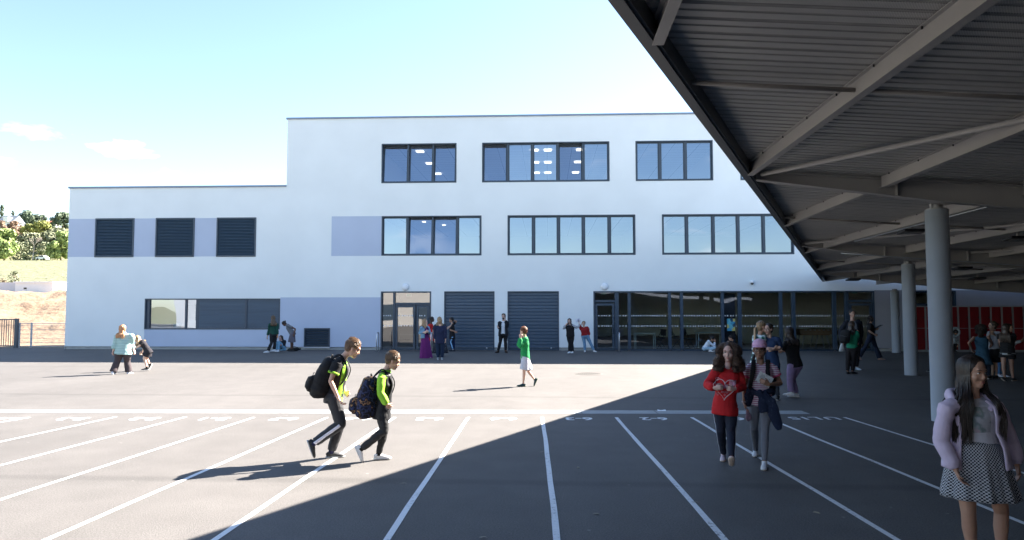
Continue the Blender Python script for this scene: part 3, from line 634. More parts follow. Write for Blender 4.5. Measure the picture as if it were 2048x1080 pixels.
# scraps and leaves lying on the yard
P = gnd(1323, 822); q = MB(); q.add([P+Vector((-.07, -.03, .008)), P+Vector((.07, -.05, .010)), P+Vector((.075, .03, .022)), P+Vector((-.02, .02, .012)), P+Vector((-.07, .04, .02))], [[0,1,2,3,4]]); so2 = q.build('paper_scrap', M['lamp_white']); mo_ = so2.modifiers.new('s', 'SOLIDIFY'); mo_.thickness = .0015; tag(so2, 'white scrap of paper lying on the drain channel in the shade', 'paper')
lf_m = mat('dry_leaf', (.30, .27, .20), .8, var=.2, vscale=30); rs = random.Random(11)
for px, py, wh in ((1193, 1029, 'in the shade between the two middle lane lines'), (1615, 882, 'near the end of the rightmost lane line'), (1633, 1027, 'right of the girl in the pink cap, towards the bottom'), (1391, 1006, 'beside the second line from the walking girls'), (966, 1076, 'at the very bottom of the photo'), (1085, 905, 'on the line nearest the shadow edge'), (1157, 936, 'in the shade above the middle'), (807, 968, 'just inside the shade near its lower edge')):
    P = gnd(px, py); a0 = rs.uniform(0, 6); Rz = Matrix.Rotation(a0, 3, 'Z'); q = MB(); q.add([P+Rz @ Vector(v) for v in ((-.035, 0, .005), (-.015, -.014, .010), (.015, -.013, .008), (.035, 0, .006), (.012, .015, .012), (-.018, .012, .014))], [[0,1,2,3,4,5]]); lo_ = q.build('dry_leaf', lf_m); mo_ = lo_.modifiers.new('s', 'SOLIDIFY'); mo_.thickness = .001
    tag(lo_, 'small dry leaf lying '+wh, 'leaf', 'dry leaves scattered on the asphalt')
# ------------------------------------------------------------------ canopy
CA, CB = -.062, -.0144
def cz(x, y, off=0.0): return 4.07+off+CA*(x-3.22)+CB*(y-11.97)
def ex_(y): return .48+(y-5.56)*.4297
CY0, CY1, CX1 = -19.5, 32.1, 26.9
cn = empty('canopy', (10, 12, 0), 'large steel canopy on grey columns over the right half of the yard', 'canopy')
st = mat('canopy_steel', (.35, .34, .335), .5, var=.06, vscale=1.2, bump=.05, bscale=30)
st_d = mat('canopy_edge_steel', (.075, .080, .088), .42, var=.06, vscale=1.5)
stc = mat('column_paint', (.36, .385, .42), .42, var=.04, vscale=3)
def deck_mat():
    m, n, p = newmat('perforated_deck'); co = n.nodes.new('ShaderNodeTexCoord'); p.inputs['Roughness'].default_value = .48; p.inputs['Metallic'].default_value = .0
    t = n.nodes.new('ShaderNodeTexBrick'); t.inputs['Scale'].default_value = 1; t.inputs['Brick Width'].default_value = .022; t.inputs['Row Height'].default_value = .016; t.inputs['Mortar Size'].default_value = .0045; t.inputs['Mortar Smooth'].default_value = .4
    n.links.new(co.outputs['Object'], t.inputs['Vector']); t.inputs['Color1'].default_value = (.25, .25, .25, 1); t.inputs['Color2'].default_value = (.27, .27, .27, 1); t.inputs['Mortar'].default_value = (.47, .465, .455, 1)
    nn = n.nodes.new('ShaderNodeTexNoise'); nn.inputs['Scale'].default_value = .9; q = n.nodes.new('ShaderNodeMapping'); q.inputs['Scale'].default_value = (.4, 2.5, 1); n.links.new(co.outputs['Object'], q.inputs[0]); n.links.new(q.outputs[0], nn.inputs['Vector'])
    mr = n.nodes.new('ShaderNodeMapRange'); mr.inputs[3].default_value = .82; mr.inputs[4].default_value = 1.15; n.links.new(nn.outputs[0], mr.inputs[0])
    mx = n.nodes.new('ShaderNodeVectorMath'); mx.operation = 'SCALE'; n.links.new(t.outputs[0], mx.inputs[0]); n.links.new(mr.outputs[0], mx.inputs['Scale']); n.links.new(mx.outputs[0], p.inputs['Base Color'])
    return m
dm = deck_mat()
vs = []; fs = []; y = CY0; rows = []
while y < CY1:
    for dy, dz in ((0, 0), (.085, 0), (.10, .022), (.112, .022), (.127, 0), (.240, 0), (.252, .022), (.288, .022), (.302, 0)):
        rows.append((y+dy, dz))
    y += .306
for k, (yy, dz) in enumerate(rows): vs += [(ex_(yy)+.06, yy, cz(ex_(yy)+.06, yy, dz)), (CX1, yy, cz(CX1, yy, dz))]
for k in range(len(rows)-1): fs.append([2*k, 2*k+1, 2*k+3, 2*k+2])
b = MB(); b.add(vs, fs); b.build('deck', dm, cn)
b = MB(); p = [(ex_(CY0)+.07, CY0), (CX1, CY0), (CX1, CY1), (ex_(CY1)+.07, CY1)]
b.prism([(x_, y_, cz(x_, y_, .12)) for x_, y_ in p], (0, 0, .1)); b.build('roof_sheet', M['galv'], cn)
# edge: outer fascia, gutter channel and inner flange
ed = Vector((.4297, 1, 0)).normalized(); en = Vector((ed.y, -ed.x, 0))      # en points under the canopy
def EP(y, off, dz): x = ex_(y); return Vector((x, y, cz(x, y)))+en*off+Vector((0, 0, dz))
def edge_beam(o0, o1, z0, z1, m, nm):
    b = MB(); b.prism([EP(CY0, o0, z0), EP(CY0, o1, z0), EP(CY0, o1, z1), EP(CY0, o0, z1)], EP(CY1, 0, 0)-EP(CY0, 0, 0)); return b.build(nm, m, cn)
edge_beam(.030, .045, -.20, .22, st_d, 'fascia'); edge_beam(.046, .15, -.215, -.20, st_d, 'fascia_flange'); edge_beam(.151, .175, -.19, .0, st_d, 'edge_channel'); edge_beam(.0, .029, -.03, .24, st_d, 'gutter_lip')
def ibeam(mb, a, c, h, w_, t=.012, h2=None):
    """I section hung below the line a-c; depth h at a and h2 at c"""
    a = Vector(a); c = Vector(c); h2 = h2 or h; d = (c-a).normalized(); s = Vector((d.y, -d.x, 0)).normalized(); up = Vector((0, 0, 1))
    def quad_prism(za, zb, zc, zd, hw):
        P_ = [a+up*za-s*hw, a+up*za+s*hw, a+up*zb+s*hw, a+up*zb-s*hw, c+up*zc-s*hw, c+up*zc+s*hw, c+up*zd+s*hw, c+up*zd-s*hw]
        mb.add(P_, [[0,3,2,1],[4,5,6,7],[0,1,5,4],[1,2,6,5],[2,3,7,6],[3,0,4,7]])
    quad_prism(-t, 0, -t, 0, w_/2); quad_prism(-h, -h+t, -h2, -h2+t, w_/2); quad_prism(-h+t, -t, -h2+t, -t, t/2)
# girders along X over each column row, haunched towards the edge
GY = [-5.3, 3.3, 11.9, 20.3, 28.7]
coly = {11.9: 6.33, 20.3: 10.02, 28.7: 13.9, 3.3: 2.7+.0, -5.3: -.9}
for gy in GY:
    b = MB(); x0 = ex_(gy)+.2; xm = coly[gy]
    def L_(x): return (x, gy, cz(x, gy, -.045))
    ibeam(b, L_(x0), L_(xm), .13, .16, .012, .33); ibeam(b, L_(xm), L_(xm+2.4), .33, .16, .012, .40); ibeam(b, L_(xm+2.4), L_(26.8), .40, .16)
    g_ = b.build('girder', st, cn, fixn=True)
    for xx in (x0+2.2, x0+4.4, x0+6.6, x0+8.8, x0+11, x0+13.2):
        zt = cz(xx, gy, -.06)
        q = MB()
        for sy in (-1, 1):
            q.box((xx-.006, gy+sy*.007, zt-.26), (xx+.006, gy+sy*.1, zt))
            for kz in (-.07, -.15, -.22): q.tube([(xx-.016, gy+sy*.05, zt+kz), (xx+.02, gy+sy*.05, zt+kz)], .012, 6)
        q.build('stiffener_plate', st, g_)
# purlins along Y
px_ = [.97-2.2*3+2.2*k for k in range(15)]
ordered = []
for k, x_ in enumerate(px_):
    ye = 5.56+(x_-.48)/.4297       # where the edge crosses this X
    y1 = min(CY1-.1, ye-.42); cuts = [CY0+.1]+[g for g in GY if g < y1-.5]+[y1]
    b = MB()
    for a, c in zip(cuts, cuts[1:]):
        a2 = a+(.07 if a in GY else 0); c2 = c-(.07 if c in GY else 0)
        ibeam(b, (x_, a2, cz(x_, a2, -.01)), (x_, c2, cz(x_, c2, -.01)), .20, .10, .009)
    pr = b.build('purlin', st, cn, fixn=True); q = MB(); y = max(cuts[0], -2)
    while y < y1-.3: q.tube([(x_-.035, y, cz(x_, y, -.02)), (x_-.035, y, cz(x_, y, -.045))], .010, 6); y += .9
    if q.v: q.build('bolt', M['black_plastic'], pr)
# struts between purlins and diagonal wind braces
st_m = mat('strut_steel', (.30, .28, .26), .85)
def strut(mb, x0, y0, x1, y1, r=.024, dz=-.11): mb.tube([(x0, y0, cz(x0, y0, dz)), (x1, y1, cz(x1, y1, dz))], r, 14)
for gy in GY:
    for k in range(0, 9):
        ym = gy-4.4; xa = max(ex_(ym)+.1, px_[3+k-1] if k else -99); xb = px_[3+k]
        if ym < ex_(0)*0+5.56+(px_[3+k]-.48)/.4297*0+40 and xb > ex_(ym)+.2 and xb < 20:
            xa2 = max(ex_(ym)+.1, xb-2.2); b = MB(); strut(b, xa2, ym, xb-.01, ym); b.build('strut', st_m, cn)
for gy in GY:
    x0 = ex_(gy)+.25
    for k in range(3):
        b = MB(); strut(b, x0+k*4.4, gy-.15, x0+k*4.4+4.3, gy-8.2, .034, -.10); b.build('wind_brace', st, cn)
# columns
for gy, x_ in ((11.9, 6.33), (20.6, 10.0), (31.6, 14.75), (3.3, 12.8), (-5.3, -.9), (20.6, 21.5), (31.6, 24.4)):
    zt = cz(x_, gy, -.045-.33-.10); y_ = gy+.15 if gy == 11.9 else gy
    b = MB(); b.tube([(x_, y_, 0), (x_, y_, .0), (x_, y_, zt)], .172, 40); c_ = b.build('column', stc, cn)
    q = MB(); q.tube([(x_, y_, zt), (x_, y_, zt+.02)], .15, 24); q.tube([(x_-.06, y_, zt+.05), (x_+.06, y_, zt+.05)], .05, 14); q.box((x_-.1, y_-.02, zt+.02), (x_-.07, y_+.02, zt+.1)); q.box((x_+.07, y_-.02, zt+.02), (x_+.1, y_+.02, zt+.1)); q.build('bearing', st, c_)
# conduit along girder 2
b = MB(); b.tube([(x_, 20.1, cz(x_, 20.1, -.045-.28-.012*(x_-8))) for x_ in (8, 9, 10, 11, 12, 14, 18)], .018, 6); b.build('conduit', M['galv'], cn)
b = MB(); b.tube([(px_[6]+.0, y_, cz(px_[6], y_, -.235)) for y_ in (12.2, 15, 18.2)], .016, 6); b.build('conduit', M['galv'], cn)
# flood lights
def plc(x, y, off):
    r = ray(x, y); k = 4.07+off+CA*(0-3.22)+CB*(0-11.97); t = (k-EYE)/(r.z-CA*r.x-CB*r.y); return Vector((0, 0, EYE))+r*t
for (x, y, lab) in ((1824, 461, 'black floodlight under the canopy just left of the big column'), (2036, 475, 'black floodlight under the canopy at the right edge of the photo'), (1707, 558, 'small dark floodlight far under the canopy near the building'), (1925, 535, 'dark floodlight far under the canopy right of the big column'), (1955, 556, 'farthest dark floodlight under the canopy above the lockers')):
    P = plc(x, y, -.30); o = empty('floodlight', tuple(P), lab, 'floodlight', 'floodlights under the canopy'); q = MB()
    q.prism([(P.x-.22, P.y-.15, P.z-.03), (P.x+.22, P.y-.15, P.z-.03), (P.x+.25, P.y+.15, P.z-.07), (P.x-.25, P.y+.15, P.z-.07)], (0, 0, .055)); q.build('housing', M['black_plastic'], o, .008)
    q = MB(); q.prism([(P.x-.15, P.y-.1, P.z-.046), (P.x+.15, P.y-.1, P.z-.046), (P.x+.16, P.y+.09, P.z-.075), (P.x-.16, P.y+.09, P.z-.075)], (0, 0, .004)); q.build('lens', mat('lamp_lens', (.25, .25, .25), .2), o)
    q = MB(); q.box((P.x-.02, P.y-.02, P.z+.02), (P.x+.02, P.y+.02, cz(P.x, P.y, -.0))); q.build('bracket', st, o)
# lockers
red = mat('locker_red', (.22, .010, .016), .5, var=.06); lg = mat('locker_grey', (.34, .35, .37), .5)
k = 0; x0 = fac(1818, 650, YF).x
ordn = ['leftmost red locker beside the thin far column', 'second red locker from the left, behind the big column', 'red locker hidden mostly by the big column', 'red locker just right of the big column', 'red locker behind the crouched person in a white hood', 'red locker right of the crouched person', 'red locker left of the woman in the blue top', 'red locker behind the woman in the blue top', 'red locker between the blue top and the white shirt', 'red locker behind the person in the white shirt', 'red locker behind the varsity jacket', 'second locker from the right edge of the photo', 'last red locker, at the right edge of the photo']
while k < 13:
    xa = x0+k*.455; o = empty('locker', (xa+.227, YF-.25, 0), ordn[k], 'locker', 'red lockers along the grey wall')
    b = MB(); b.box((xa+.002, YF-.50, .05), (xa+.453, YF-.01, 1.98)); b.box((xa+.02, YF-.46, 0), (xa+.43, YF-.04, .049)); b.build('cabinet', lg, o)
    for z0_, z1_ in ((.10, 1.01), (1.03, 1.93)):
        b = MB(); b.box((xa+.045, YF-.515, z0_), (xa+.41, YF-.501, z1_)); d_ = b.build('locker_door', red, o, .004)
        q = MB(); q.box((xa+.36, YF-.53, (z0_+z1_)/2-.04), (xa+.39, YF-.516, (z0_+z1_)/2+.04)); q.build('latch', M['black_plastic'], d_)
    k += 1
# ------------------------------------------------------------------ trees, houses, fence beyond the left wing
def leafmat(nm, c1, c2):
    m, n, p = newmat(nm); p.inputs['Roughness'].default_value = .7
    gi = n.nodes.new('ShaderNodeNewGeometry'); r = n.nodes.new('ShaderNodeValToRGB'); r.color_ramp.elements[0].color = c1+(1,); r.color_ramp.elements[1].color = c2+(1,)
    n.links.new(gi.outputs['Random Per Island'], r.inputs[0]); n.links.new(r.outputs[0], p.inputs['Base Color']); return m
LM = {'bright': leafmat('bright_leaves', (.12, .18, .045), (.27, .34, .11)), 'dark': leafmat('dark_leaves', (.04, .07, .045), (.11, .15, .085)), 'olive': leafmat('olive_leaves', (.11, .13, .07), (.23, .24, .14)),
      'rust': leafmat('rust_leaves', (.16, .11, .07), (.28, .18, .12)), 'yellow': leafmat('yellow_leaves', (.14, .17, .03), (.30, .30, .08))}
bark = mat('bark', (.16, .12, .09), .9, var=.2); barkp = mat('pale_bark', (.42, .37, .32), .9)
def tree(nm, px, Y, ybase, ytop, wpx, kind, lab, cat='tree', n=2200, trunkfrac=.28, conifer=False, group='trees on the hillside'):
    B = fac(px, ybase, Y); T_ = fac(px, ytop, Y); h = T_.z-B.z; w_ = (wpx/FPX)*Y/2; z0 = hz(Y) if Y > 40 else 0
    B.z = z0-.1; h = T_.z-B.z
    rs = random.Random(px*7+ytop)
    o = empty(nm, (B.x, B.y, z0), lab, cat, group); q = MB(); tr = max(.12, h*.03)
    q.tube([B, B+Vector((rs.uniform(-.1, .1)*w_, 0, h*trunkfrac)), B+Vector((rs.uniform(-.1, .1)*w_, 0, h*.75))], [tr, tr*.7, tr*.25], 8)
    for k in range(6):
        a = rs.uniform(0, 6.28); z_ = h*rs.uniform(trunkfrac*.8, .6); q.tube([B+Vector((0, 0, z_)), B+Vector((math.cos(a)*w_*.3, math.sin(a)*w_*.3, z_+h*.12)), B+Vector((math.cos(a)*w_*.65, math.sin(a)*w_*.65, z_+h*.2))], [tr*.45, tr*.3, tr*.1], 5)
    q.build('trunk', bark, o); c = MB(); zb = h*trunkfrac*.75
    clumps = []
    for k in range(26):
        u = rs.random(); zz = zb+(h-zb)*u
        if conifer: rad = w_*(1-u)*.95+.05*w_
        else: rad = w_*math.sqrt(max(.02, 1-(2*u-.85)**2 if u > .4 else .55+u))*.8
        a = rs.uniform(0, 6.28); rr_ = rad*math.sqrt(rs.random()); clumps.append((B+Vector((math.cos(a)*rr_, math.sin(a)*rr_, zz)), w_*rs.uniform(.2, .38)*(.6 if conifer else 1)))
    ls = max(w_, h*.4)*.07
    for k in range(n):
        cc, cr = clumps[rs.randrange(len(clumps))]
        d = Vector((rs.gauss(0, 1), rs.gauss(0, 1), rs.gauss(0, 1))).normalized()*cr*rs.uniform(.6, 1.05); p = cc+d*Vector((1, 1, .75)).length*.66
        if p.z > B.z+h*1.03 or p.z < B.z+zb*.6: continue
        nn = (d.normalized()+Vector((rs.uniform(-.7, .7), rs.uniform(-.7, .7), rs.uniform(-.3, .8)))).normalized(); s = nn.orthogonal().normalized()*ls*rs.uniform(.6, 1.3); t = nn.cross(s)
        c.add([p-s-t*.6, p+s-t*.3, p+s*.4+t, p-s*.7+t*.7], [[0,1,2,3]])
    c.build('crown', LM[kind], o)
tree('leafy_tree', 8, 212, 521, 460, 62, 'bright', 'bright green leafy tree at the left edge of the photo above the vineyard', n=5500)
tree('leafy_tree', 122, 212, 521, 466, 62, 'bright', 'bright green leafy tree beside the white car, close to the building corner', n=5500)
tree('shrub', 40, 232, 508, 484, 46, 'olive', 'olive bush just right of the bright tree', 'bush', 1400, .1); tree('shrub', 88, 236, 508, 486, 56, 'olive', 'olive bush behind the bare pale tree', 'bush', 1400, .1)
for px, Y, yb, yt, w_, kd, lab in ((20, 270, 492, 470, 60, 'olive', 'olive tree in the lower belt, left of the others'), (60, 275, 490, 468, 60, 'olive', 'olive tree in the lower belt behind the bare tree'), (100, 275, 490, 466, 60, 'olive', 'olive tree in the lower belt near the building'), (140, 275, 490, 464, 60, 'olive', 'olive tree of the lower belt half hidden by the building'),
    (2, 310, 478, 443, 30, 'rust', 'orange brown tree at the far left edge'), (30, 315, 476, 443, 38, 'rust', 'round rust red tree on the slope'), (58, 312, 474, 449, 34, 'yellow', 'yellow green tree on the slope right of the rust one'), (84, 315, 470, 443, 40, 'yellow', 'taller pale yellow tree in the middle of the slope'), (118, 318, 472, 456, 50, 'olive', 'low olive tree on the slope by the building'),
    (56, 392, 456, 422, 42, 'dark', 'big dark round tree on the ridge'), (84, 396, 452, 430, 24, 'dark', 'smaller dark tree on the ridge next to the red roof'), (126, 385, 462, 426, 46, 'dark', 'dark spreading tree on the ridge near the building corner'), (104, 392, 458, 445, 18, 'dark', 'low dark bush on the ridge', )):
    tree('hill_tree', px, Y, yb, yt, w_, kd, lab, n=3600, trunkfrac=.2)
tree('conifer', 3, 400, 450, 411, 22, 'dark', 'tall dark conifer on the ridge at the left edge', conifer=True, n=1300); tree('conifer', 25, 410, 446, 422, 14, 'dark', 'small pointed conifer behind the grey roof', conifer=True, n=900)
tree('shrub', 30, 78, 566, 543, 34, 'olive', 'loose olive bush in front of the vineyard above the white huts', 'bush', 500, .1, group='bushes'); tree('shrub', 5, 76, 566, 556, 26, 'rust', 'low brownish bush at the left edge above the white huts', 'bush', 400, .1, group='bushes')
# bare tree
P = fac(65, 518, 208); P.z = hz(208); o = empty('bare_tree', tuple(P), 'pale leafless tree standing on the verge', 'tree'); q = MB(); rs = random.Random(5)
def branch(p, d, l, r, dep):
    e_ = p+d*l; q.tube([p, p+d*l*.5+Vector((rs.uniform(-.1, .1)*l, 0, 0)), e_], [r, r*.8, r*.6], 5)
    if dep:
        for k in range(3):
            nd = (d+Vector((rs.uniform(-.9, .9), rs.uniform(-.6, .6), rs.uniform(-.1, .5)))).normalized(); branch(p+d*l*rs.uniform(.6, 1), nd, l*.68, r*.55, dep-1)
branch(P, Vector((.05, 0, 1)), 2.6, .19, 0); q.build('trunk', barkp, o); q = MB(); branch(P+Vector((.13, 0, 2.4)), Vector((.1, 0, 1)).normalized(), 2.3, .14, 4); q.build('branches', barkp, o)
# white car on the verge
P = fac(85, 518, 203); P.z = hz(203)+.14; o = empty('parked_car', tuple(P), 'white car parked on the verge beyond the vineyard', 'car'); q = MB()
q.prism([P+Vector(v) for v in ((-1.55, -.8, .3), (-1.5, -.8, .75), (-.85, -.8, .85), (-.45, -.8, 1.3), (.75, -.8, 1.32), (1.35, -.8, .9), (1.5, -.8, .8), (1.52, -.8, .3))], (0, 1.6, 0)); q.build('body', mat('car_white', (.8, .8, .8), .3), o, .05)
q = MB(); q.prism([P+Vector(v) for v in ((-.72, -.81, .88), (-.4, -.81, 1.22), (.68, -.81, 1.24), (1.1, -.81, .9))], (0, 1.62, 0)); q.build('car_window', M['black_plastic'], o)
for sx in (-.95, .95):
    for sy in (-.8, .66): q = MB(); q.tube([P+Vector((sx, sy, .3)), P+Vector((sx, sy+.14, .3))], .3, 14); q.build('wheel', M['black_plastic'], o)
# houses on the ridge
def house(px, Y, ybase, ytop, wpx, wallc, roofc, lab, dormer=False):
    B = fac(px, ybase, Y); T_ = fac(px, ytop, Y); w_ = wpx/FPX*Y/2; z0 = hz(Y)-.5; h = T_.z-z0; o = empty('house', (B.x, Y, z0), lab, 'house', 'houses on the ridge')
    he = h*.55; q = MB(); q.box((B.x-w_, Y-4, z0), (B.x+w_, Y+5, z0+he)); wl = q.build('wall', wallc, o)
    q = MB(); q.prism([(B.x-w_-.5, Y-4.6, z0+he), (B.x-w_-.5, Y+.5, z0+h), (B.x-w_-.5, Y+5.6, z0+he)], (2*w_+1, 0, 0)); q.build('roof', roofc, o)
    if dormer: q = MB(); q.box((B.x-w_*.2, Y-4.5, z0+he), (B.x+w_*.5, Y, z0+h*.86)); q.build('dormer', wallc, o)
    for k in (-.5, .3): q = MB(); q.box((B.x+w_*k, Y-4.05, z0+he*.4), (B.x+w_*k+1, Y-3.98, z0+he*.8)); q.build('window', M['black_plastic'], o)
house(21, 372, 448, 431, 30, M['render'], mat('slate', (.13, .15, .18), .6), 'white house with a grey slate roof between the ridge trees', True)
house(99, 400, 452, 441, 22, M['render_pale'], mat('clay_roof', (.42, .16, .10), .8), 'house with a red tiled roof between the ridge trees')
# low white huts behind the bank
q = MB(); a = fac(-12, 583, 58); c = fac(30, 583, 58); z1 = fac(30, 563, 58).z; hb = mat('hut_white', (.74, .74, .76), .6)
o = empty('site_hut', (a.x, 58, 3.1), 'low white site building with a long flat roof above the earth bank', 'hut')
q.box((c.x, 58, 3.0), (fac(106, 570, 58).x, 62, z1-.12)); q.build('wall', hb, o); q = MB(); q.box((a.x, 58.6, 3.0), (c.x-.01, 62, z1-.05)); q.build('annex', mat('hut_grey', (.55, .55, .6), .6), o)
q = MB(); q.box((c.x-.1, 57.9, z1-.119), (fac(107, 570, 58).x, 62.1, z1)); q.build('roof', hb, o); q = MB(); p1 = fac(50, 577, 57.97); q.box((p1.x-.12, 57.97, p1.z-.06), (p1.x+.12, 58.0, p1.z+.08)); q.build('vent', M['black_plastic'], o)
o = empty('container', (fac(120, 575, 60).x, 60, 3.1), 'low white cabin behind the building corner', 'hut'); q = MB(); q.box((fac(107, 570, 60).x+.05, 60, 3.0), (fac(150, 570, 60).x, 62, fac(120, 570.5, 60).z)); q.build('wall', hb, o, .02)
# mesh fence and metal gate
FY = 34.0; gp = fac(33, 660, FY); o = empty('mesh_fence', (gp.x, FY, 0), 'galvanised wire mesh fence between the gate and the building corner', 'fence'); zt = 1.16
q = MB(); x = gp.x+.15; xe = XL-.05
while x < xe: q.tube([(x, FY, .02), (x, FY, zt)], .004, 4, cap=False, smooth=False); x += .05
for z in (.05, .25, .45, .65, .85, 1.05, zt-.01): q.tube([(gp.x+.1, FY-.004, z), (xe, FY-.004, z)], .008 if z < 1.1 else .014, 4)
gf = mat('pale_galvanised', (.55, .57, .60), .6); q.build('wire_panel', gf, o)
for px in (38, 62): q = MB(); p1 = fac(px, 660, FY); q.box((p1.x-.035, FY+.005, 0), (p1.x+.035, FY+.065, zt+.04)); q.build('fence_post', gf, o)
o = empty('metal_gate', (gp.x-1, FY-.3, 0), 'dark vertical bar metal gate at the left edge of the yard', 'gate'); gy = FY-.3; gx = fac(33, 660, gy).x; q = MB(); q.box((gx-.075, gy-.06, 0), (gx+.075, gy+.06, 1.40)); q.build('gate_post', M['anth'], o)
q = MB(); x = gx-.16
while x > gx-3.6: q.box((x-.012, gy-.012, .12), (x+.012, gy+.012, 1.33)); x -= .115
q.box((gx-3.6, gy-.02, 1.331), (gx-.1, gy+.02, 1.38)); q.box((gx-3.6, gy-.02, .07), (gx-.1, gy+.02, .119)); q.build('gate_leaf', M['anth'], o)
# ------------------------------------------------------------------ people: body, clothes, hair
UP = Vector((0, 0, 1)); EY = Vector((0, 0, EYE))
def at(px, py, d): r = ray(px, py); return EY + r*(d/(r.dot(FH)))
def dist(px, py): return gnd(px, py).dot(FH)
def fdir0(a): a = math.radians(a); return (-FH*math.cos(a)+RT*math.sin(a)).normalized()   # 0 towards the camera, 90 picture right
TMP = bpy.data.scenes.new('workbench')
def fdir(a): return fdir0(a)
def solid(mb, name, mats, parent, vox, smooth=3, amp=0, fr=9.0, seed=0, attach=None):
    me = bpy.data.meshes.new('t'); me.from_pydata(mb.v, [], mb.f); bm = bmesh.new(); bm.from_mesh(me); bmesh.ops.recalc_face_normals(bm, faces=bm.faces); bm.to_mesh(me); bm.free()
    t = bpy.data.objects.new('t', me); TMP.collection.objects.link(t)
    r = t.modifiers.new('r', 'REMESH'); r.mode = 'VOXEL'; r.voxel_size = vox; r.adaptivity = 0
    if smooth: s_ = t.modifiers.new('s', 'SMOOTH'); s_.iterations = smooth; s_.factor = .5
    TMP.view_layers[0].update(); dg = TMP.view_layers[0].depsgraph; m2 = bpy.data.meshes.new_from_object(t.evaluated_get(dg)); bpy.data.objects.remove(t); bpy.data.meshes.remove(me)
    if amp:
        import array
        nv = len(m2.vertices); co_ = array.array('f', [0])*(3*nv); no_ = array.array('f', [0])*(3*nv); m2.vertices.foreach_get('co', co_); m2.vertex_normals.foreach_get('vector', no_); nf = noise.noise
        for i in range(nv):
            x, y, z = co_[3*i], co_[3*i+1], co_[3*i+2]; q = Vector((x*fr, y*fr, z*fr*.8+seed)); n_ = nf(q)+.5*nf(q*2.1)
            n_ += .8*(1-2*abs(nf(Vector((x*fr*.7+z*fr*1.2, y*fr*.7-z*fr*.9, seed+5)))))-.4; n_ *= amp
            co_[3*i] = x+no_[3*i]*n_; co_[3*i+1] = y+no_[3*i+1]*n_; co_[3*i+2] = z+no_[3*i+2]*n_
        m2.vertices.foreach_set('co', co_)
    m2.name = name; m2.materials.clear()
    for m in (mats if isinstance(mats, (list, tuple)) else [mats]): m2.materials.append(m)
    m2.polygons.foreach_set('use_smooth', [True]*len(m2.polygons)); m2.update()
    o = bpy.data.objects.new(name, m2); link(o); o.parent = parent; o.matrix_parent_inverse = parent.matrix_world.inverted(); return o
_cm = {}
def cloth(col, rough=.85, var=.08, bump=.35, bs=28):
    k = (tuple(col), rough, var)
    if k not in _cm: _cm[k] = mat('fabric', col, rough, var=var, vscale=14, bump=bump, bscale=bs, bdist=.012, spec=.25)
    return _cm[k]
def skin(col):
    k = ('s',)+tuple(col)
    if k not in _cm:
        m = mat('skin', col, .5, var=.06, vscale=18, bump=.06, bscale=120, spec=.4); p = m.node_tree.nodes['Principled BSDF']
        p.inputs['Subsurface Weight'].default_value = .12; p.inputs['Subsurface Radius'].default_value = (.012, .005, .003); p.inputs['Subsurface Scale'].default_value = 1; _cm[k] = m
    return _cm[k]
def hairm(c1, c2):
    k = ('h',)+tuple(c1)+tuple(c2)
    if k not in _cm: m = leafmat('hair', tuple(c1), tuple(c2)); m.node_tree.nodes['Principled BSDF'].inputs['Roughness'].default_value = .42; _cm[k] = m
    return _cm[k]
FAIR, LIGHT, TAN, BROWN, DARK = (.56, .35, .26), (.50, .29, .20), (.36, .19, .12), (.20, .10, .065), (.07, .038, .026)
EYEW = mat('eye_white', (.6, .58, .56), .25); EYED = mat('eye_dark', (.025, .016, .012), .2)
WHITE, BLACK, NAVY = (.72, .73, .76), (.012, .012, .014), (.016, .022, .045)

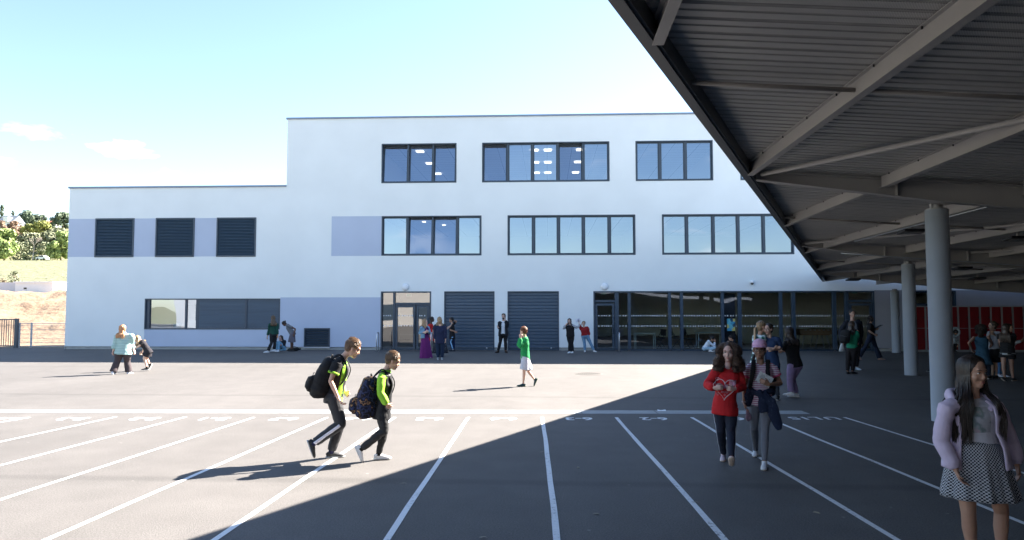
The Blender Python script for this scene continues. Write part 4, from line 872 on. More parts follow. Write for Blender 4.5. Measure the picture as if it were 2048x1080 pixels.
def lerp(a, b, t): return a+(b-a)*t
def crom(pts, rs, m=4):
    P = [Vector(p) for p in pts]; o = []; ro = []; n = len(P)
    for i in range(n-1):
        p0, p1, p2, p3 = P[max(i-1, 0)], P[i], P[i+1], P[min(i+2, n-1)]
        for j in range(m):
            t = j/m; o.append(.5*((2*p1)+(p2-p0)*t+(2*p0-5*p1+4*p2-p3)*t*t+(3*p1-p0-3*p2+p3)*t**3))
            a, b = rs[i], rs[i+1]; ro.append(tuple(x+(y-x)*t for x, y in zip(a, b)) if isinstance(a, tuple) else a+(b-a)*t)
    o.append(P[-1]); ro.append(rs[-1]); return o, ro
FD = {}
def person(label, base, h, J, face=0, head=None, tilt=0, roll=0, build=1.0, top=None, bottom=None, shoes=(WHITE, WHITE), skn=LIGHT, hair=None, sf=None, hands=(.35, .35), near=False, fullface=None, cat='person', group=None, sit=False, headk=1.0, socks=None, acc=None, lips=(.36, .13, .11), rsd=0):
    d0 = dist(*base); k = h/1.7; kid = h < 1.56; px1 = d0/FPX
    vox = .0055 if d0 < 10 else .009 if d0 < 19 else .013
    Bp = gnd(*base); o = empty('person', (Bp.x, Bp.y, 0), label, cat, group)
    off_ = math.degrees(math.atan((base[0]-1024)/FPX)); fdir = lambda a: fdir0(a-off_)      # angles are as seen from where the person stands
    F = fdir(face); L = UP.cross(F).normalized(); SF = fdir(sf if sf is not None else face); SL = UP.cross(SF).normalized()
    hd = fdir(head if head is not None else face)
    def g3(v, dd=0.0): return at(v[0], v[1], d0+(v[2] if len(v) > 2 else dd))
    pel = g3(J['pel']); neck = g3(J['neck']); hc = g3(J['head']); spine = (neck-pel).normalized()
    g = build*k*(.93 if kid else 1.0); sw = .168*k*(.5+.5*build)*J.get('sw', 1); hw = .085*g
    # torso frame: left vector made square to the spine
    TL = (SL-spine*SL.dot(spine)).normalized(); TF = TL.cross(spine).normalized()
    if TF.dot(SF) < 0: TF = -TF
    shl = {'L': neck-spine*.045*k+TL*sw, 'R': neck-spine*.045*k-TL*sw}
    for s in 'LR':
        if s+'s' in J: shl[s] = g3(J[s+'s'])
    hip = {'L': pel+L*hw, 'R': pel-L*hw}
    ah = .072*k; el, wr, kn, an, tdir, hdir, fn = {}, {}, {}, {}, {}, {}, {}
    for s, sg in (('L', 1), ('R', -1)):
        if s+'e' in J: el[s] = g3(J[s+'e'])
        else: el[s] = shl[s]-UP*.27*k+TL*sg*.05*k-TF*.02
        if s+'w' in J: wr[s] = g3(J[s+'w'])
        else: wr[s] = el[s]-UP*.235*k+TF*.06*k
        hdir[s] = (g3(J[s+'h'])-wr[s]).normalized() if s+'h' in J else (wr[s]-el[s]).normalized()
        a = J[s+'a'] if s+'a' in J else None
        if a is None: an[s] = Vector((hip[s].x, hip[s].y, ah))
        elif len(a) == 2:
            if d0 < 16: an[s] = gnd(a[0], a[1], ah)
            else: an[s] = g3(a); an[s].z = ah
            if sit: an[s] = g3(a); an[s].z = max(ah, an[s].z)
        else: an[s] = g3(a)
        if s+'k' in J:
            q = J[s+'k']; kn[s] = g3(q) if len(q) > 2 else at(q[0], q[1], (d0+an[s].dot(FH))/2)
        else: kn[s] = lerp(hip[s], an[s], .5)+F*.03*k
        if s+'t' in J:       # lifted foot: heel and toe pixels
            hl, te = J[s+'t']; dd = an[s].dot(FH); A = at(hl[0], hl[1], dd+(hl[2] if len(hl) > 2 else 0)); B_ = at(te[0], te[1], dd+(te[2] if len(te) > 2 else 0)); tdir[s] = (B_-A).normalized(); fn[s] = (an[s]-A)-tdir[s]*(an[s]-A).dot(tdir[s]); fn[s].normalize()
        else: tdir[s] = fdir(J.get(s+'f', face+sg*8)); fn[s] = UP.copy()
    # ---- body
    b = MB(); ns = 14 if near else 10
    def T(mb, pts, rs, side=None, n=None, ends=True):
        mb.tube(pts, rs, n or ns, side=side)
        if ends:
            for p, r in ((pts[0], rs[0]), (pts[-1], rs[-1])):
                rr_ = r if not isinstance(r, tuple) else min(r); mb.ball(p, rr_*.98, 0, 10, 7)
    def torso(mb, ex, z0=-.09, z1=.0, hem=None, belly=0):
        P0 = pel+spine*z0*k; W0 = (.155*g+ex+(hem or 0), .115*g+ex+(hem or 0)*.7)
        pts = [P0, pel+spine*.02*k, lerp(pel, neck, .33)+TF*.01*k, lerp(pel, neck, .68)+TF*.012*k, neck-spine*.06*k+TF*.0, neck-spine*.012*k+TF*-.005, neck+spine*(.012+z1)*k]
        mb.tube(pts, [W0, (.150*g+ex, .112*g+ex), (.128*g+ex, .098*g+ex+belly), (.150*g+ex, .108*g+ex), (.155*g+ex*.8, .085*g+ex*.7), (.10*g+ex*.5, .066*g+ex*.5), (.055*g+ex*.4, .055*g+ex*.4)], 20, side=TL)
    torso(b, -.008)
    hs = .225*k/(.88 if kid else 1.0)*headk if h < 1.6 else .228*headk*min(1.03, k); s_ = hs/.233
    hf = hd.copy(); t_ = math.radians(tilt); u0 = UP*math.cos(t_)+hf*math.sin(t_); f = hf*math.cos(t_)-UP*math.sin(t_); l = u0.cross(f).normalized()
    if roll: Rm = Matrix.Rotation(math.radians(roll), 3, f); u0 = Rm @ u0; l = Rm @ l
    u = u0; HM = Matrix((l, f, u)).transposed()      # columns: left, forward, up
    def H(a, b_, c): return hc+(l*a+f*b_+u*c)*s_
    def ball(mb, a, b_, c, ra, rb, rc, nu=16, nv=10): mb.ball(H(a, b_, c), (ra*s_, rb*s_, rc*s_), 0, nu, nv, HM)
    ball(b, 0, -.012, .035, .074, .092, .085); ball(b, 0, .016, -.022, .060, .070, .082); ball(b, 0, .047, -.086, .030, .032, .026); ball(b, 0, .012, -.075, .050, .05, .03)
    for q in (-1, 1):
        ball(b, q*.034, .052, -.028, .026, .026, .028, 10, 8); ball(b, q*.075, -.006, -.006, .009, .02, .030, 10, 8)
    b.tube([H(-.04, .074, .026), H(0, .083, .024), H(.04, .074, .026)], [.010*s_]*3, 8)
    b.tube([H(0, .078, .012), H(0, .087, -.012), H(0, .0925, -.029)], [.007*s_, .009*s_, .0115*s_], 8); ball(b, 0, .089, -.033, .0155, .012, .009, 10, 8)
    ball(b, 0, .0765, -.063, .021, .010, .011, 10, 8)
    T(b, [neck-spine*.02*k, lerp(neck, H(0, -.02, -.05), .5), H(0, -.022, -.03)], [.056*g, .047*g+.004, .05*s_], ends=False)
    for s, sg in (('L', 1), ('R', -1)):
        ag = g*(.9 if kid else 1)
        T(b, [shl[s], lerp(shl[s], el[s], .5), el[s]], [.050*ag, .045*ag, .036*ag]); T(b, [el[s], lerp(el[s], wr[s], .3), wr[s]], [.036*ag, .039*ag, .025*ag])
        hk = k*(.93 if kid else 1.0)*1.02; hdv = hdir[s]; tw = J.get(s+'p')       # palm normal as a facing angle, or default towards the body
        pn = fdir(tw) if tw is not None else (-TL*sg); pn = pn-hdv*pn.dot(hdv)
        if pn.length < .1: pn = TF-hdv*TF.dot(hdv)
        pn.normalize(); cr = hdv.cross(pn)*(-sg)     # towards the thumb
        if cr.dot(TF) < 0 and tw is None: cr = -cr
        cu = hands[0 if s == 'L' else 1]; W_ = wr[s]
        fr_ = max(.0075*hk, vox*1.25)
        if near: b.tube([W_-hdv*.01, W_+hdv*.03*hk, W_+hdv*.085*hk], [(.026*hk, .017*hk), (.036*hk, .016*hk), (.038*hk, .013*hk)], 14, side=cr)
        else: b.tube([W_-hdv*.01, W_+hdv*.03*hk, W_+hdv*.09*hk], [(.026*hk, .019*hk), (.038*hk, .018*hk), (.036*hk, .015*hk)], 10, side=cr)
        for i, (off, ln) in enumerate(((.029, .068), (.010, .078), (-.010, .073), (-.029, .058))):
            a0 = cu*1.1+.04*i; p0 = W_+(hdv*.080+cr*off)*hk; d1 = (hdv*math.cos(a0)+pn*math.sin(a0)+cr*off*1.2).normalized(); a1 = a0+cu*1.35; d2 = hdv*math.cos(a1)+pn*math.sin(a1); p1 = p0+d1*ln*.48*hk; p2 = p1+d2*ln*.52*hk
            b.tube([p0, p1, p2], [fr_, fr_*.95, fr_*.75], 7); b.ball(p2, fr_*.78, 0, 7, 5)
        p0 = W_+(hdv*.025+cr*.026)*hk; p1 = p0+(hdv*.75+cr*.62+pn*.25).normalized()*.042*hk; p2 = p1+(hdv*.9+cr*.15+pn*.45*(1+cu)).normalized()*.030*hk; b.tube([p0, p1, p2], [fr_*1.35, fr_*1.1, fr_*.85], 7); b.ball(p2, fr_*.85, 0, 7, 5)
        T(b, [hip[s]-spine*.02*k, lerp(hip[s], kn[s], .5), kn[s]], [.080*g, .068*g, .050*g]); kb = (kn[s]-an[s]).normalized()
        calf = lerp(kn[s], an[s], .33)-tdir[s]*.008*k if fn[s].z > .7 else lerp(kn[s], an[s], .33)
        T(b, [kn[s], calf, lerp(kn[s], an[s], .8), an[s]], [.049*g, .050*g, .032*g, .031*g])
        b.tube([an[s]-fn[s]*.03*k-tdir[s]*.03*k, an[s]-fn[s]*.03*k+tdir[s]*.10*k], [(.03*k, .028*k), (.032*k, .018*k)], 8, side=fn[s].cross(tdir[s]))
    solid(b, 'body', skin(skn), o, vox, 2)
    # ---- face details
    vis = hd.dot(FH) < .45
    if vis:
        for q in (-1, 1):
            e_ = MB(); e_.ball(H(q*.030, .0735, .004), (.0125*s_, .0085*s_, .0056*s_), 0, 12, 8, HM); e_.ball(H(q*.030, .0775, .004), (.0058*s_, .0052*s_, .0054*s_), 1, 10, 7, HM); e_.build('eye', [EYEW, EYED], o)
            e_ = MB(); e_.tube([H(q*.014, .088, .022), H(q*.030, .088, .029), H(q*.047, .075, .024)], [.0030*s_, .0038*s_, .0016*s_], 6)
            e_.tube([H(q*.017, .0825, .008), H(q*.030, .0865, .0125), H(q*.044, .077, .008)], [.0016*s_, .0022*s_, .0013*s_], 6); e_.build('eyebrow', hairm(*(hair[1:3] if hair else ((.02, .012, .01), (.03, .02, .015)))), o)
        e_ = MB(); e_.ball(H(0, .0815, -.0585), (.019*s_, .0062*s_, .0042*s_), 0, 12, 7, HM); e_.ball(H(0, .0810, -.0665), (.016*s_, .0062*s_, .0050*s_), 0, 12, 7, HM); e_.build('lips', cloth(lips, .4, .02, .05), o)
    # ---- hair
    rs = random.Random(int(base[0]*13+rsd))
    if hair:
        st_, c1, c2 = hair[:3]; ln = hair[3] if len(hair) > 3 else .25; hvol = hair[5] if len(hair) > 5 else .115; hm = hairm(c1, c2); q = MB()
        Nh = 950 if near else 300 if d0 < 19 else 130; Nh = int(Nh*hair[6]) if len(hair) > 6 else Nh; sr = (.0022 if near else .0042 if d0 < 19 else .007)
        if st_ == 'short':
            caps = [(0, -.022, .050, .081, .091, .080), (0, -.045, .010, .068, .055, .07)]
        else: caps = [(0, -.022, .042, .083, .094, .088), (0, -.040, -.01, .076, .062, .085)]
        for c in caps: ball(q, *c, 44 if near else 22, 28 if near else 14)
        if st_ == 'short':
            for i in range(Nh):
                z = rs.uniform(-.35, 1); a = rs.uniform(-math.pi, math.pi); c = caps[0]
                if i % 3 == 0: c = caps[1]; z = rs.uniform(-.7, .7); a = rs.choice((-1, 1))*rs.uniform(1.5, math.pi)
                r = math.sqrt(max(0, 1-z*z))
                if c is caps[0] and abs(a) < .9 and z < .35: continue
                p = (math.sin(a)*r, math.cos(a)*r, z); P0 = H(c[0]+p[0]*c[3]*.98, c[1]+p[1]*c[4]*.98, c[2]+p[2]*c[5]*.98); nrm = (l*p[0]+f*p[1]+u*p[2])
                fl = (f*(.9 if c is caps[0] else .1)-u*(.35 if z < .4 else .0)-u*(.9 if c is caps[1] else 0)+l*rs.uniform(-.3, .3)); fl = (fl-nrm*fl.dot(nrm)).normalized(); lh = ln*.11*rs.uniform(.7, 1.3)*s_/.9
                q.tube([P0, P0+fl*lh*.5+nrm*.006, P0+fl*lh+nrm*(.004+rs.uniform(0, .006))], [sr*1.5, sr*1.5, sr*.5], 4, cap=False)
        else:
            back = hair[4] if len(hair) > 4 else 0      # 1: all behind the shoulders
            curly = st_ == 'curly'
            for i in range(Nh if st_ != 'tied' else Nh//2):
                a = rs.uniform(.85, 2*math.pi-.85) if not curly else rs.uniform(.8, 2*math.pi-.8)
                if st_ == 'tied' : a = rs.uniform(.6, 2*math.pi-.6)
                sa, ca = math.sin(a), math.cos(a); tp = rs.uniform(0, .8)
                P0 = H(sa*.03*tp*1.6+rs.uniform(-.006, .006), .02+ca*.05*tp-.02, .132-.02*tp); P1 = H(sa*.079, ca*.085-.022, .068+rs.uniform(-.02, .02)); P2 = H(sa*.087, ca*.090-.024, -.01)
                if st_ == 'tied':
                    P3 = H(0, -.115, .0); q.tube([P0, P1, lerp(P2, P3, .5)+(l*sa)*.01, P3], [sr, sr*1.4, sr*1.3, sr], 4, cap=False); continue
                vol = hvol*rs.uniform(.82, 1.15) if not curly else rs.uniform(.08, .155)*(1 if ln > .15 else .75); lf = rs.uniform(.75, 1.08)*ln
                fwd = ca; off = l*sa*vol+hf*(ca*vol*.8-.02); 
                if back and fwd > -.1: off = l*sa*vol*.9-hf*.05
                hc2 = hc-UP*.05*s_; nP = [P0, P1, P2]; seg = 5 if not curly else 12
                fine = rs.uniform(0, 6)
                for j in range(1, seg+1):
                    tt = j/seg; z = lf*tt; fl = min(1, .35+tt*1.1) if not curly else min(1, .62+tt*.7); z = z-(.045 if curly else 0); body = 0
                    out_ = off*fl
                    drop = hc2+out_-UP*z
                    # keep clear of shoulders and chest
                    rel = drop-neck; hz_ = rel.dot(UP)
                    if hz_ < .03*k:
                        fx_, lx_ = rel.dot(TF), rel.dot(TL); need = (.125*g+.012)*(1 if abs(lx_) < .13*k else .7)
                        if fx_ >= -.01 and not back: drop += TF*max(0, need-fx_)
                        elif fx_ < -.01 or back: drop -= TF*max(0, need+fx_)
                    if curly:
                        w_ = .020*min(1, ln/.15); drop += (l*math.cos(fine+j*1.9)+hf*math.sin(fine+j*1.9))*w_*(.7+tt)+UP*rs.uniform(-.012, .012)
                    else: drop += (l*noise.noise(Vector((fine, tt*2, 1)))+hf*noise.noise(Vector((fine, tt*2, 9))))*.012
                    nP.append(drop)
                rr_ = sr*(1.3 if curly else 1.35); rad_ = [rr_*.8]+[rr_]*(len(nP)-2)+[rr_*.3]
                if near: nP, rad_ = crom(nP, rad_, 3)
                q.tube(nP, rad_, 4, cap=False)
            if curly:
                for i in range(Nh//2):
                    z = rs.uniform(-.3, 1); a = rs.uniform(.75, 2*math.pi-.75); r = math.sqrt(1-z*z); nrm = l*math.sin(a)*r+f*math.cos(a)*r+u*z; P0 = H(.08*math.sin(a)*r, -.02+.09*math.cos(a)*r, .045+.085*z); e1 = nrm.orthogonal().normalized(); e2 = nrm.cross(e1); ph = rs.uniform(0, 6)
                    q.tube([P0+nrm*(.032*jj/6*s_)+(l*math.sin(a)-UP*.8)*(.05*jj/6)+(e1*math.cos(ph+jj*1.5)+e2*math.sin(ph+jj*1.5))*.009 for jj in range(7)], [sr*1.5]*6+[sr*.4], 4, cap=False)
            if st_ in ('long', 'curly'):
                mass = [H(0, -.05, .03), hc-hf*.07-UP*.07, (neck if not back else neck)-TF*(.075*g+.03)-UP*min(.04, ln*.2), neck-TF*(.11*g+.015)-UP*max(.02, ln-.17)]
                q.tube(mass, [(.07*s_, .05*s_), (.075, .045), (.085 if ln > .25 else .06, .03), (.05, .012)], 12, side=l)
            if st_ in ('tied',):
                bun = hair[4] if len(hair) > 4 else 'tail'
                if bun == 'bun': q.ball(H(0, -.125, .035), .034*s_, 0, 12, 8)
                else:
                    for i in range(60 if near else 26):
                        x = rs.uniform(-1, 1)*.02; y = rs.uniform(-1, 1)*.014; A = H(x*.5, -.112+y*.5, .0)
                        q.tube([A, A-hf*.035+l*x-UP*.03, neck-TF*(.13*g)-UP*ln*.4+l*x*2+TF*y, neck-TF*(.125*g)-UP*ln*rs.uniform(.85, 1.05)+l*x*1.6], [sr*1.4, sr*2, sr*2, sr*.5], 4, cap=False)
        hob = q.build('hair', hm, o)
    # ---- clothes
    res = dict(o=o, H=H, neck=neck, pel=pel, TF=TF, TL=TL, spine=spine, shl=shl, el=el, wr=wr, kn=kn, an=an, g=g, k=k, hip=hip, l=l, f=f, u=u, s=s_, d0=d0, vox=vox, F=F, L=L, hdir=hdir)
    if top:
        c = MB(); ex = top.get('ex', .014); z0 = top.get('z0', -.10); torso(c, ex, z0, top.get('collar', 0), top.get('hem', .0)*1.0, top.get('belly', 0)); sl = top.get('sleeve', .5); se = top.get('se', .014)
        for s in 'LR':
            if sl > 0: ag = g*(.9 if kid else 1); c.ball(lerp(shl[s], neck, .12), .056*ag+ex*.9, 0, 12, 8); e1 = lerp(shl[s], el[s], min(1, sl*2)); c.tube([shl[s], lerp(shl[s], e1, .5), e1], [.052*ag+se, .050*ag+se, (.046 if sl < .5 else .040)*ag+se], 14)
            if sl > .5:
                e2 = lerp(el[s], wr[s], (sl-.5)*2); c.ball(el[s], .039*ag+se, 0, 12, 8); c.tube([el[s], lerp(el[s], e2, .35), lerp(el[s], e2, .85), e2], [.039*ag+se, .042*ag+se*1.25, .034*ag+se*1.4, .026*ag+se*.8], 14)
            if sl > 0 : c.tube([lerp(neck-spine*.03*k, shl[s], .2), shl[s]], [(.055*g+ex*.7), (.052*g+ex*.8)], 12)
        res['top'] = solid(c, top.get('name', 'shirt'), top['mat'], o, vox, 4, top.get('amp', .005 if near else .007), 8.0, base[0]*.37)
        if top.get('hole'): pass
        if top.get('open'):     # open front: inner garment shows
            pass
        if 'cuff' in top:
            for s in 'LR':
                ag = g*(.9 if kid else 1); A = lerp(shl[s], el[s], min(1, sl*2)) if sl <= .5 else lerp(el[s], wr[s], (sl-.5)*2); dr = (el[s]-shl[s]).normalized() if sl <= .5 else (wr[s]-el[s]).normalized(); rr_ = (.046*ag+se+.003) if sl <= .5 else .026*ag+se*.8+.004
                q = MB(); q.tube([A-dr*.022*k, A+dr*.004], [rr_*1.03, rr_], 16); q.build('cuff', top['cuff'], o)
        if 'hemband' in top:
            P0 = pel+spine*z0*k; W0 = (.155*g+ex+.001, .115*g+ex+.001); q = MB(); q.tube([P0-spine*.004, P0+spine*.045*k], [(W0[0]*.98, W0[1]*.98), (W0[0]*1.0, W0[1]*1.0)], 24, side=TL); q.build('hem_band', top['hemband'], o)
    if bottom:
        kind = bottom.get('kind', 'trousers'); ex = bottom.get('ex', .012); nm = bottom.get('name', kind)
        if kind in ('trousers', 'shorts', 'jeans', 'leggings'):
            c = MB(); lf = bottom.get('len', .93); fl = bottom.get('flare', 0)
            c.tube([pel+spine*.05*k, pel, pel-spine*.07*k-UP*.02*k], [(.142*g+ex, .105*g+ex), (.155*g+ex, .115*g+ex), (.145*g+ex, .11*g+ex)], 20, side=L)
            for s in 'LR':
                c.ball(hip[s]-UP*.02*k, .083*g+ex, 0, 12, 8)
                if kind == 'shorts':
                    e1 = lerp(hip[s], kn[s], lf); c.tube([hip[s], lerp(hip[s], e1, .5), e1], [.084*g+ex, .080*g+ex*1.5+fl*.5, .072*g+ex*2+fl], 16)
                else:
                    c.tube([hip[s], lerp(hip[s], kn[s], .55), kn[s]], [.083*g+ex, .070*g+ex, .051*g+ex], 16); c.ball(kn[s], .051*g+ex, 0, 12, 8)
                    e2 = lerp(kn[s], an[s], lf); c.tube([kn[s], lerp(kn[s], e2, .35), lerp(kn[s], e2, .85), e2], [.051*g+ex, .051*g+ex+fl*.3, .036*g+ex*1.1+fl*.85, .034*g+ex+fl], 16)
            res['bottom'] = solid(c, nm, bottom['mat'], o, vox, 3, bottom.get('amp', .005 if ex > .008 else .002), 9.0, base[1]*.3)
            if 'stripe' in bottom:
                bvt = BVHTree.FromPolygons([v.co[:] for v in res['bottom'].data.vertices], [p_.vertices[:] for p_ in res['bottom'].data.polygons])
                for s, sg in (('L', 1), ('R', -1)):
                    q = MB(); pts = []; N = 24
                    for i in range(N+1):
                        t = bottom.get('s0', 0)+(1.93-bottom.get('s0', 0))*i/N; P_ = lerp(hip[s], kn[s], min(1, t)) if t < 1 else lerp(kn[s], an[s], (t-1))
                        rad = (.083+(.051-.083)*min(1, t))*g+ex if t < 1 else (.051+(.036-.051)*(t-1))*g+ex
                        dr = (L*sg); seg = ((kn[s]-hip[s]) if t < 1 else (an[s]-kn[s])).normalized(); dr = (dr-seg*dr.dot(seg)).normalized(); hit_ = bvt.ray_cast(P_+dr*.4, -dr); pts.append(hit_[0]+dr*.0005 if hit_[0] is not None else P_+dr*rad)
                    w_ = bottom.get('sw', .016); q.tube(pts, [(w_, .005)]*len(pts), 6, side=F); q.build('side_stripe', bottom['stripe'], o)
        if kind in ('skirt', 'dress'):
            q = MB(); Lh = bottom['len']; N = 12; n = 96 if near else 40; vs = []; fs = []; w0 = .125*g+ex; w1 = bottom['hemw']; pk = bottom.get('pleats', 9); am = bottom.get('pamp', .012); lean = bottom.get('lean', Vector((0, 0, 0)))
            topc = pel+spine*bottom.get('waist', .1)*k
            for i in range(N+1):
                t = i/N; C_ = topc-UP*Lh*t+lean*t; w_ = w0+(w1-w0)*(t**.7); d_ = w_*.78+.01
                for j in range(n):
                    a = 2*math.pi*j/n; pr = 1+(am/w_)*t*math.sin(a*pk+noise.noise(Vector((a*2, 1, base[0])))*2)+(.5*am/w_)*t*math.sin(a*pk*2.3+1); vs.append(C_+L*math.cos(a)*w_*pr+F*math.sin(a)*d_*pr)
            for i in range(N):
                for j in range(n): a = i*n+j; b_ = i*n+(j+1) % n; fs.append([a, b_, b_+n, a+n])
            vs2 = [C_ for C_ in vs]; q.add(vs, fs, 0, True); q.add([topc], []); q.f.append([len(q.v)-1]); q.f.pop(); q.v.pop()
            q.add([vs[j] for j in range(n)], [list(range(n))], 0, False); so_ = q.build(nm, bottom['mat'], o); uvl = so_.data.uv_layers.new(name='UVMap')
            for pl_ in so_.data.polygons:
                for li_, vi_ in zip(pl_.loop_indices, pl_.vertices):
                    jj_ = vi_ % n; jj_ = jj_+n if jj_ == 0 and any(v % n == n-1 for v in pl_.vertices) else jj_; uvl.data[li_].uv = (jj_/n*104, (vi_//n)/N*36)
            sm_ = so_.modifiers.new('solid', 'SOLIDIFY'); sm_.thickness = .004; res['bottom'] = so_
    # ---- shoes
    if shoes:
        um, smc = cloth(shoes[0], .6, .05, .15) if not isinstance(shoes[0], bpy.types.Material) else shoes[0], cloth(shoes[1], .7, .03, .1)
        for s in 'LR':
            t = tdir[s]; n_ = fn[s]; sd_ = n_.cross(t).normalized(); A = an[s]-n_*ah; fl_ = .150*h; hl = A-t*fl_*.28
            def C(x, z): return hl+t*fl_*x+n_*z*k
            q = MB(); q.tube([C(.02, .040), C(.10, .045), C(.28, .047), C(.5, .042), C(.72, .032), C(.9, .026), C(1.0, .022)], [(.020*k, .022*k), (.031*k, .036*k), (.034*k, .040*k), (.037*k, .032*k), (.041*k, .022*k), (.036*k, .017*k), (.018*k, .010*k)], 14, side=sd_)
            q.tube([C(.27, .05), C(.24, .088)], [(.036*k, .040*k), (.036*k, .040*k)], 14, side=sd_)
            sh = q.build('shoe', um, o); w = MB(); w.tube([C(-.01, .012), C(.06, .012), C(.3, .012), C(.6, .012), C(.85, .013), C(.98, .016), C(1.03, .020)], [(.018*k, .012*k), (.033*k, .013*k), (.036*k, .013*k), (.041*k, .012*k), (.042*k, .011*k), (.030*k, .010*k), (.008*k, .006*k)], 12, side=sd_); w.build('sole', smc, sh)
            if near:
                lc = MB()
                for i in range(4): x = .42+i*.085; zt = .073-.012*i; lc.tube([C(x, zt-.012)-sd_*.022*k, C(x, zt+.001), C(x+.03, zt-.014)+sd_*.022*k], .0028*k, 5)
                lc.build('laces', smc if shoes[0] == BLACK else um, sh)
    if socks:
        for s in 'LR': q = MB(); dr = (kn[s]-an[s]).normalized(); q.tube([an[s]-dr*.01, an[s]+dr*.05*k], [.037*g+.004, .036*g+.004], 12); q.build('sock', cloth(socks), o)
    return res
def ribbon_on(ob, pts, w, r, off=.003):
    """a flat band painted on a garment: pts are 3D points near it, projected along direction r"""
    me = ob.data; bv = BVHTree.FromPolygons([v.co[:] for v in me.vertices], [p.vertices[:] for p in me.polygons]); q = MB(); out_ = []
    for p in pts:
        hit = bv.ray_cast(p-r*.6, r)
        if hit[0] is not None: out_.append(hit[0]-r*off)
    return out_
def decal(ob, segs, r, m, nm, parent, off=.003):
    me = ob.data; bv = BVHTree.FromPolygons([v.co[:] for v in me.vertices], [p.vertices[:] for p in me.polygons]); q = MB()
    for pts, w in segs:
        o_ = []
        for p in pts:
            hit = bv.ray_cast(p-r*.5, r)
            if hit[0] is not None: o_.append(hit[0]-r*off)
        if len(o_) > 1: q.tube(o_, [(w, .002)]*len(o_), 6, side=UP if abs((o_[1]-o_[0]).normalized().z) < .7 else RT)
    return q.build(nm, m, parent)
def strap_pack(res, c_top, c_bot, back, w, t, m, label, pocket=None, pmat=None, straps=True, zipc=None, near=False, group='worn backpacks'):
    """a rucksack worn on the back: c_top, c_bot on its axis; back = direction away from the wearer"""
    ax = (c_bot-c_top); Ln = ax.length; a = ax.normalized(); bk = (back-a*back.dot(a)).normalized(); sd_ = a.cross(bk).normalized()
    o = empty('backpack', tuple(c_bot), label, 'backpack', group); b = MB(); rings = []
    for x, ww, dd in ((0, .55, .35), (.06, .82, .62), (.25, .98, .85), (.5, 1.02, 1.0), (.8, 1.0, 1.05), (.95, .85, .85), (1.0, .6, .5)): rings.append((c_top+a*Ln*x+bk*t*.5*dd*.1, (w/2*ww, t/2*dd)))
    b.tube([r[0] for r in rings], [r[1] for r in rings], 20, side=sd_)
    if pocket:
        pc = c_top+a*Ln*.72+bk*t*.52; b.tube([pc-a*Ln*.2, pc-a*Ln*.12, pc+a*Ln*.12, pc+a*Ln*.2], [(w*.30, t*.10), (w*.38, t*.30), (w*.38, t*.32), (w*.28, t*.12)], 16, side=sd_)
    solid(b, 'bag', m, o, .007 if near else .012, 4, .007, 9, w*31)
    q = MB(); hp = c_top+bk*t*.02; q.tube([hp-sd_*.03, hp-a*.035-sd_*.02+bk*.01, hp-a*.035+sd_*.02+bk*.01, hp+sd_*.03], .007, 8); q.build('carry_loop', pmat or m, o)
    if pocket:
        q = MB(); zc = c_top+a*Ln*.5+bk*t*.52; q.tube([zc-sd_*w*.36, zc+bk*.03-a*.01, zc+sd_*w*.36], .004, 6); q.build('zip', cloth((.10, .10, .11)), o)
    if straps:
        R_ = res; g = R_['g']
        for s, sg in (('L', 1), ('R', -1)):
            sh = lerp(R_['neck'], R_['shl'][s], .62); q = MB(); TF, sp = R_['TF'], R_['spine']; ex = .02
            pts = [c_top+sd_*0+R_['TL']*sg*.05+a*.03, sh-TF*(.075*g+ex)+sp*.02, sh+sp*(.052*g+ex+.012), sh+TF*(.085*g+ex+.01)-sp*.035, sh+TF*(.12*g+ex+.008)-sp*.12+R_['TL']*sg*.012, sh+TF*(.085*g+ex)-sp*.24+R_['TL']*sg*.035, lerp(sh, R_['pel'], .75)+R_['TL']*sg*(.075*g+ex)-TF*.02, c_bot-a*.06+R_['TL']*sg*.08]
            pts, rd_ = crom(pts, [(.024, .007)]*5+[(.018, .005)]*3, 5); q.tube(pts, rd_, 8, side=R_['TL']); q.build('strap', pmat or m, o)
    return o
# ------------------------------------------------------------------ the people in the yard
BR1, BR2 = (.035, .02, .012), (.09, .05, .028)
DK1, DK2 = (.010, .007, .006), (.03, .02, .016)
BL1, BL2 = (.22, .14, .07), (.42, .29, .15)
def xmat(nm, fn, rough=.85):
    m, n, p = newmat(nm); p.inputs['Roughness'].default_value = rough; p.inputs['Specular IOR Level'].default_value = .25; co = n.nodes.new('ShaderNodeTexCoord'); fn(n, p, co.outputs['Object'])
    t2 = n.nodes.new('ShaderNodeTexNoise'); t2.inputs['Scale'].default_value = 28; n.links.new(co.outputs['Object'], t2.inputs['Vector']); b = n.nodes.new('ShaderNodeBump'); b.inputs['Strength'].default_value = .3; b.inputs['Distance'].default_value = .01; n.links.new(t2.outputs[0], b.inputs['Height']); n.links.new(b.outputs[0], p.inputs['Normal']); return m
def stripes(c1, c2, scale, thr=.5, axis='Z', dist_=.3):
    def fn(n, p, v):
        w = n.nodes.new('ShaderNodeTexWave'); w.bands_direction = axis; w.inputs['Scale'].default_value = scale; w.inputs['Distortion'].default_value = dist_; n.links.new(v, w.inputs['Vector'])
        r = n.nodes.new('ShaderNodeValToRGB'); r.color_ramp.interpolation = 'CONSTANT'; r.color_ramp.elements[0].color = c1+(1,); r.color_ramp.elements[1].color = c2+(1,); r.color_ramp.elements[1].position = thr; n.links.new(w.outputs['Fac'], r.inputs[0]); n.links.new(r.outputs[0], p.inputs['Base Color'])
    return fn
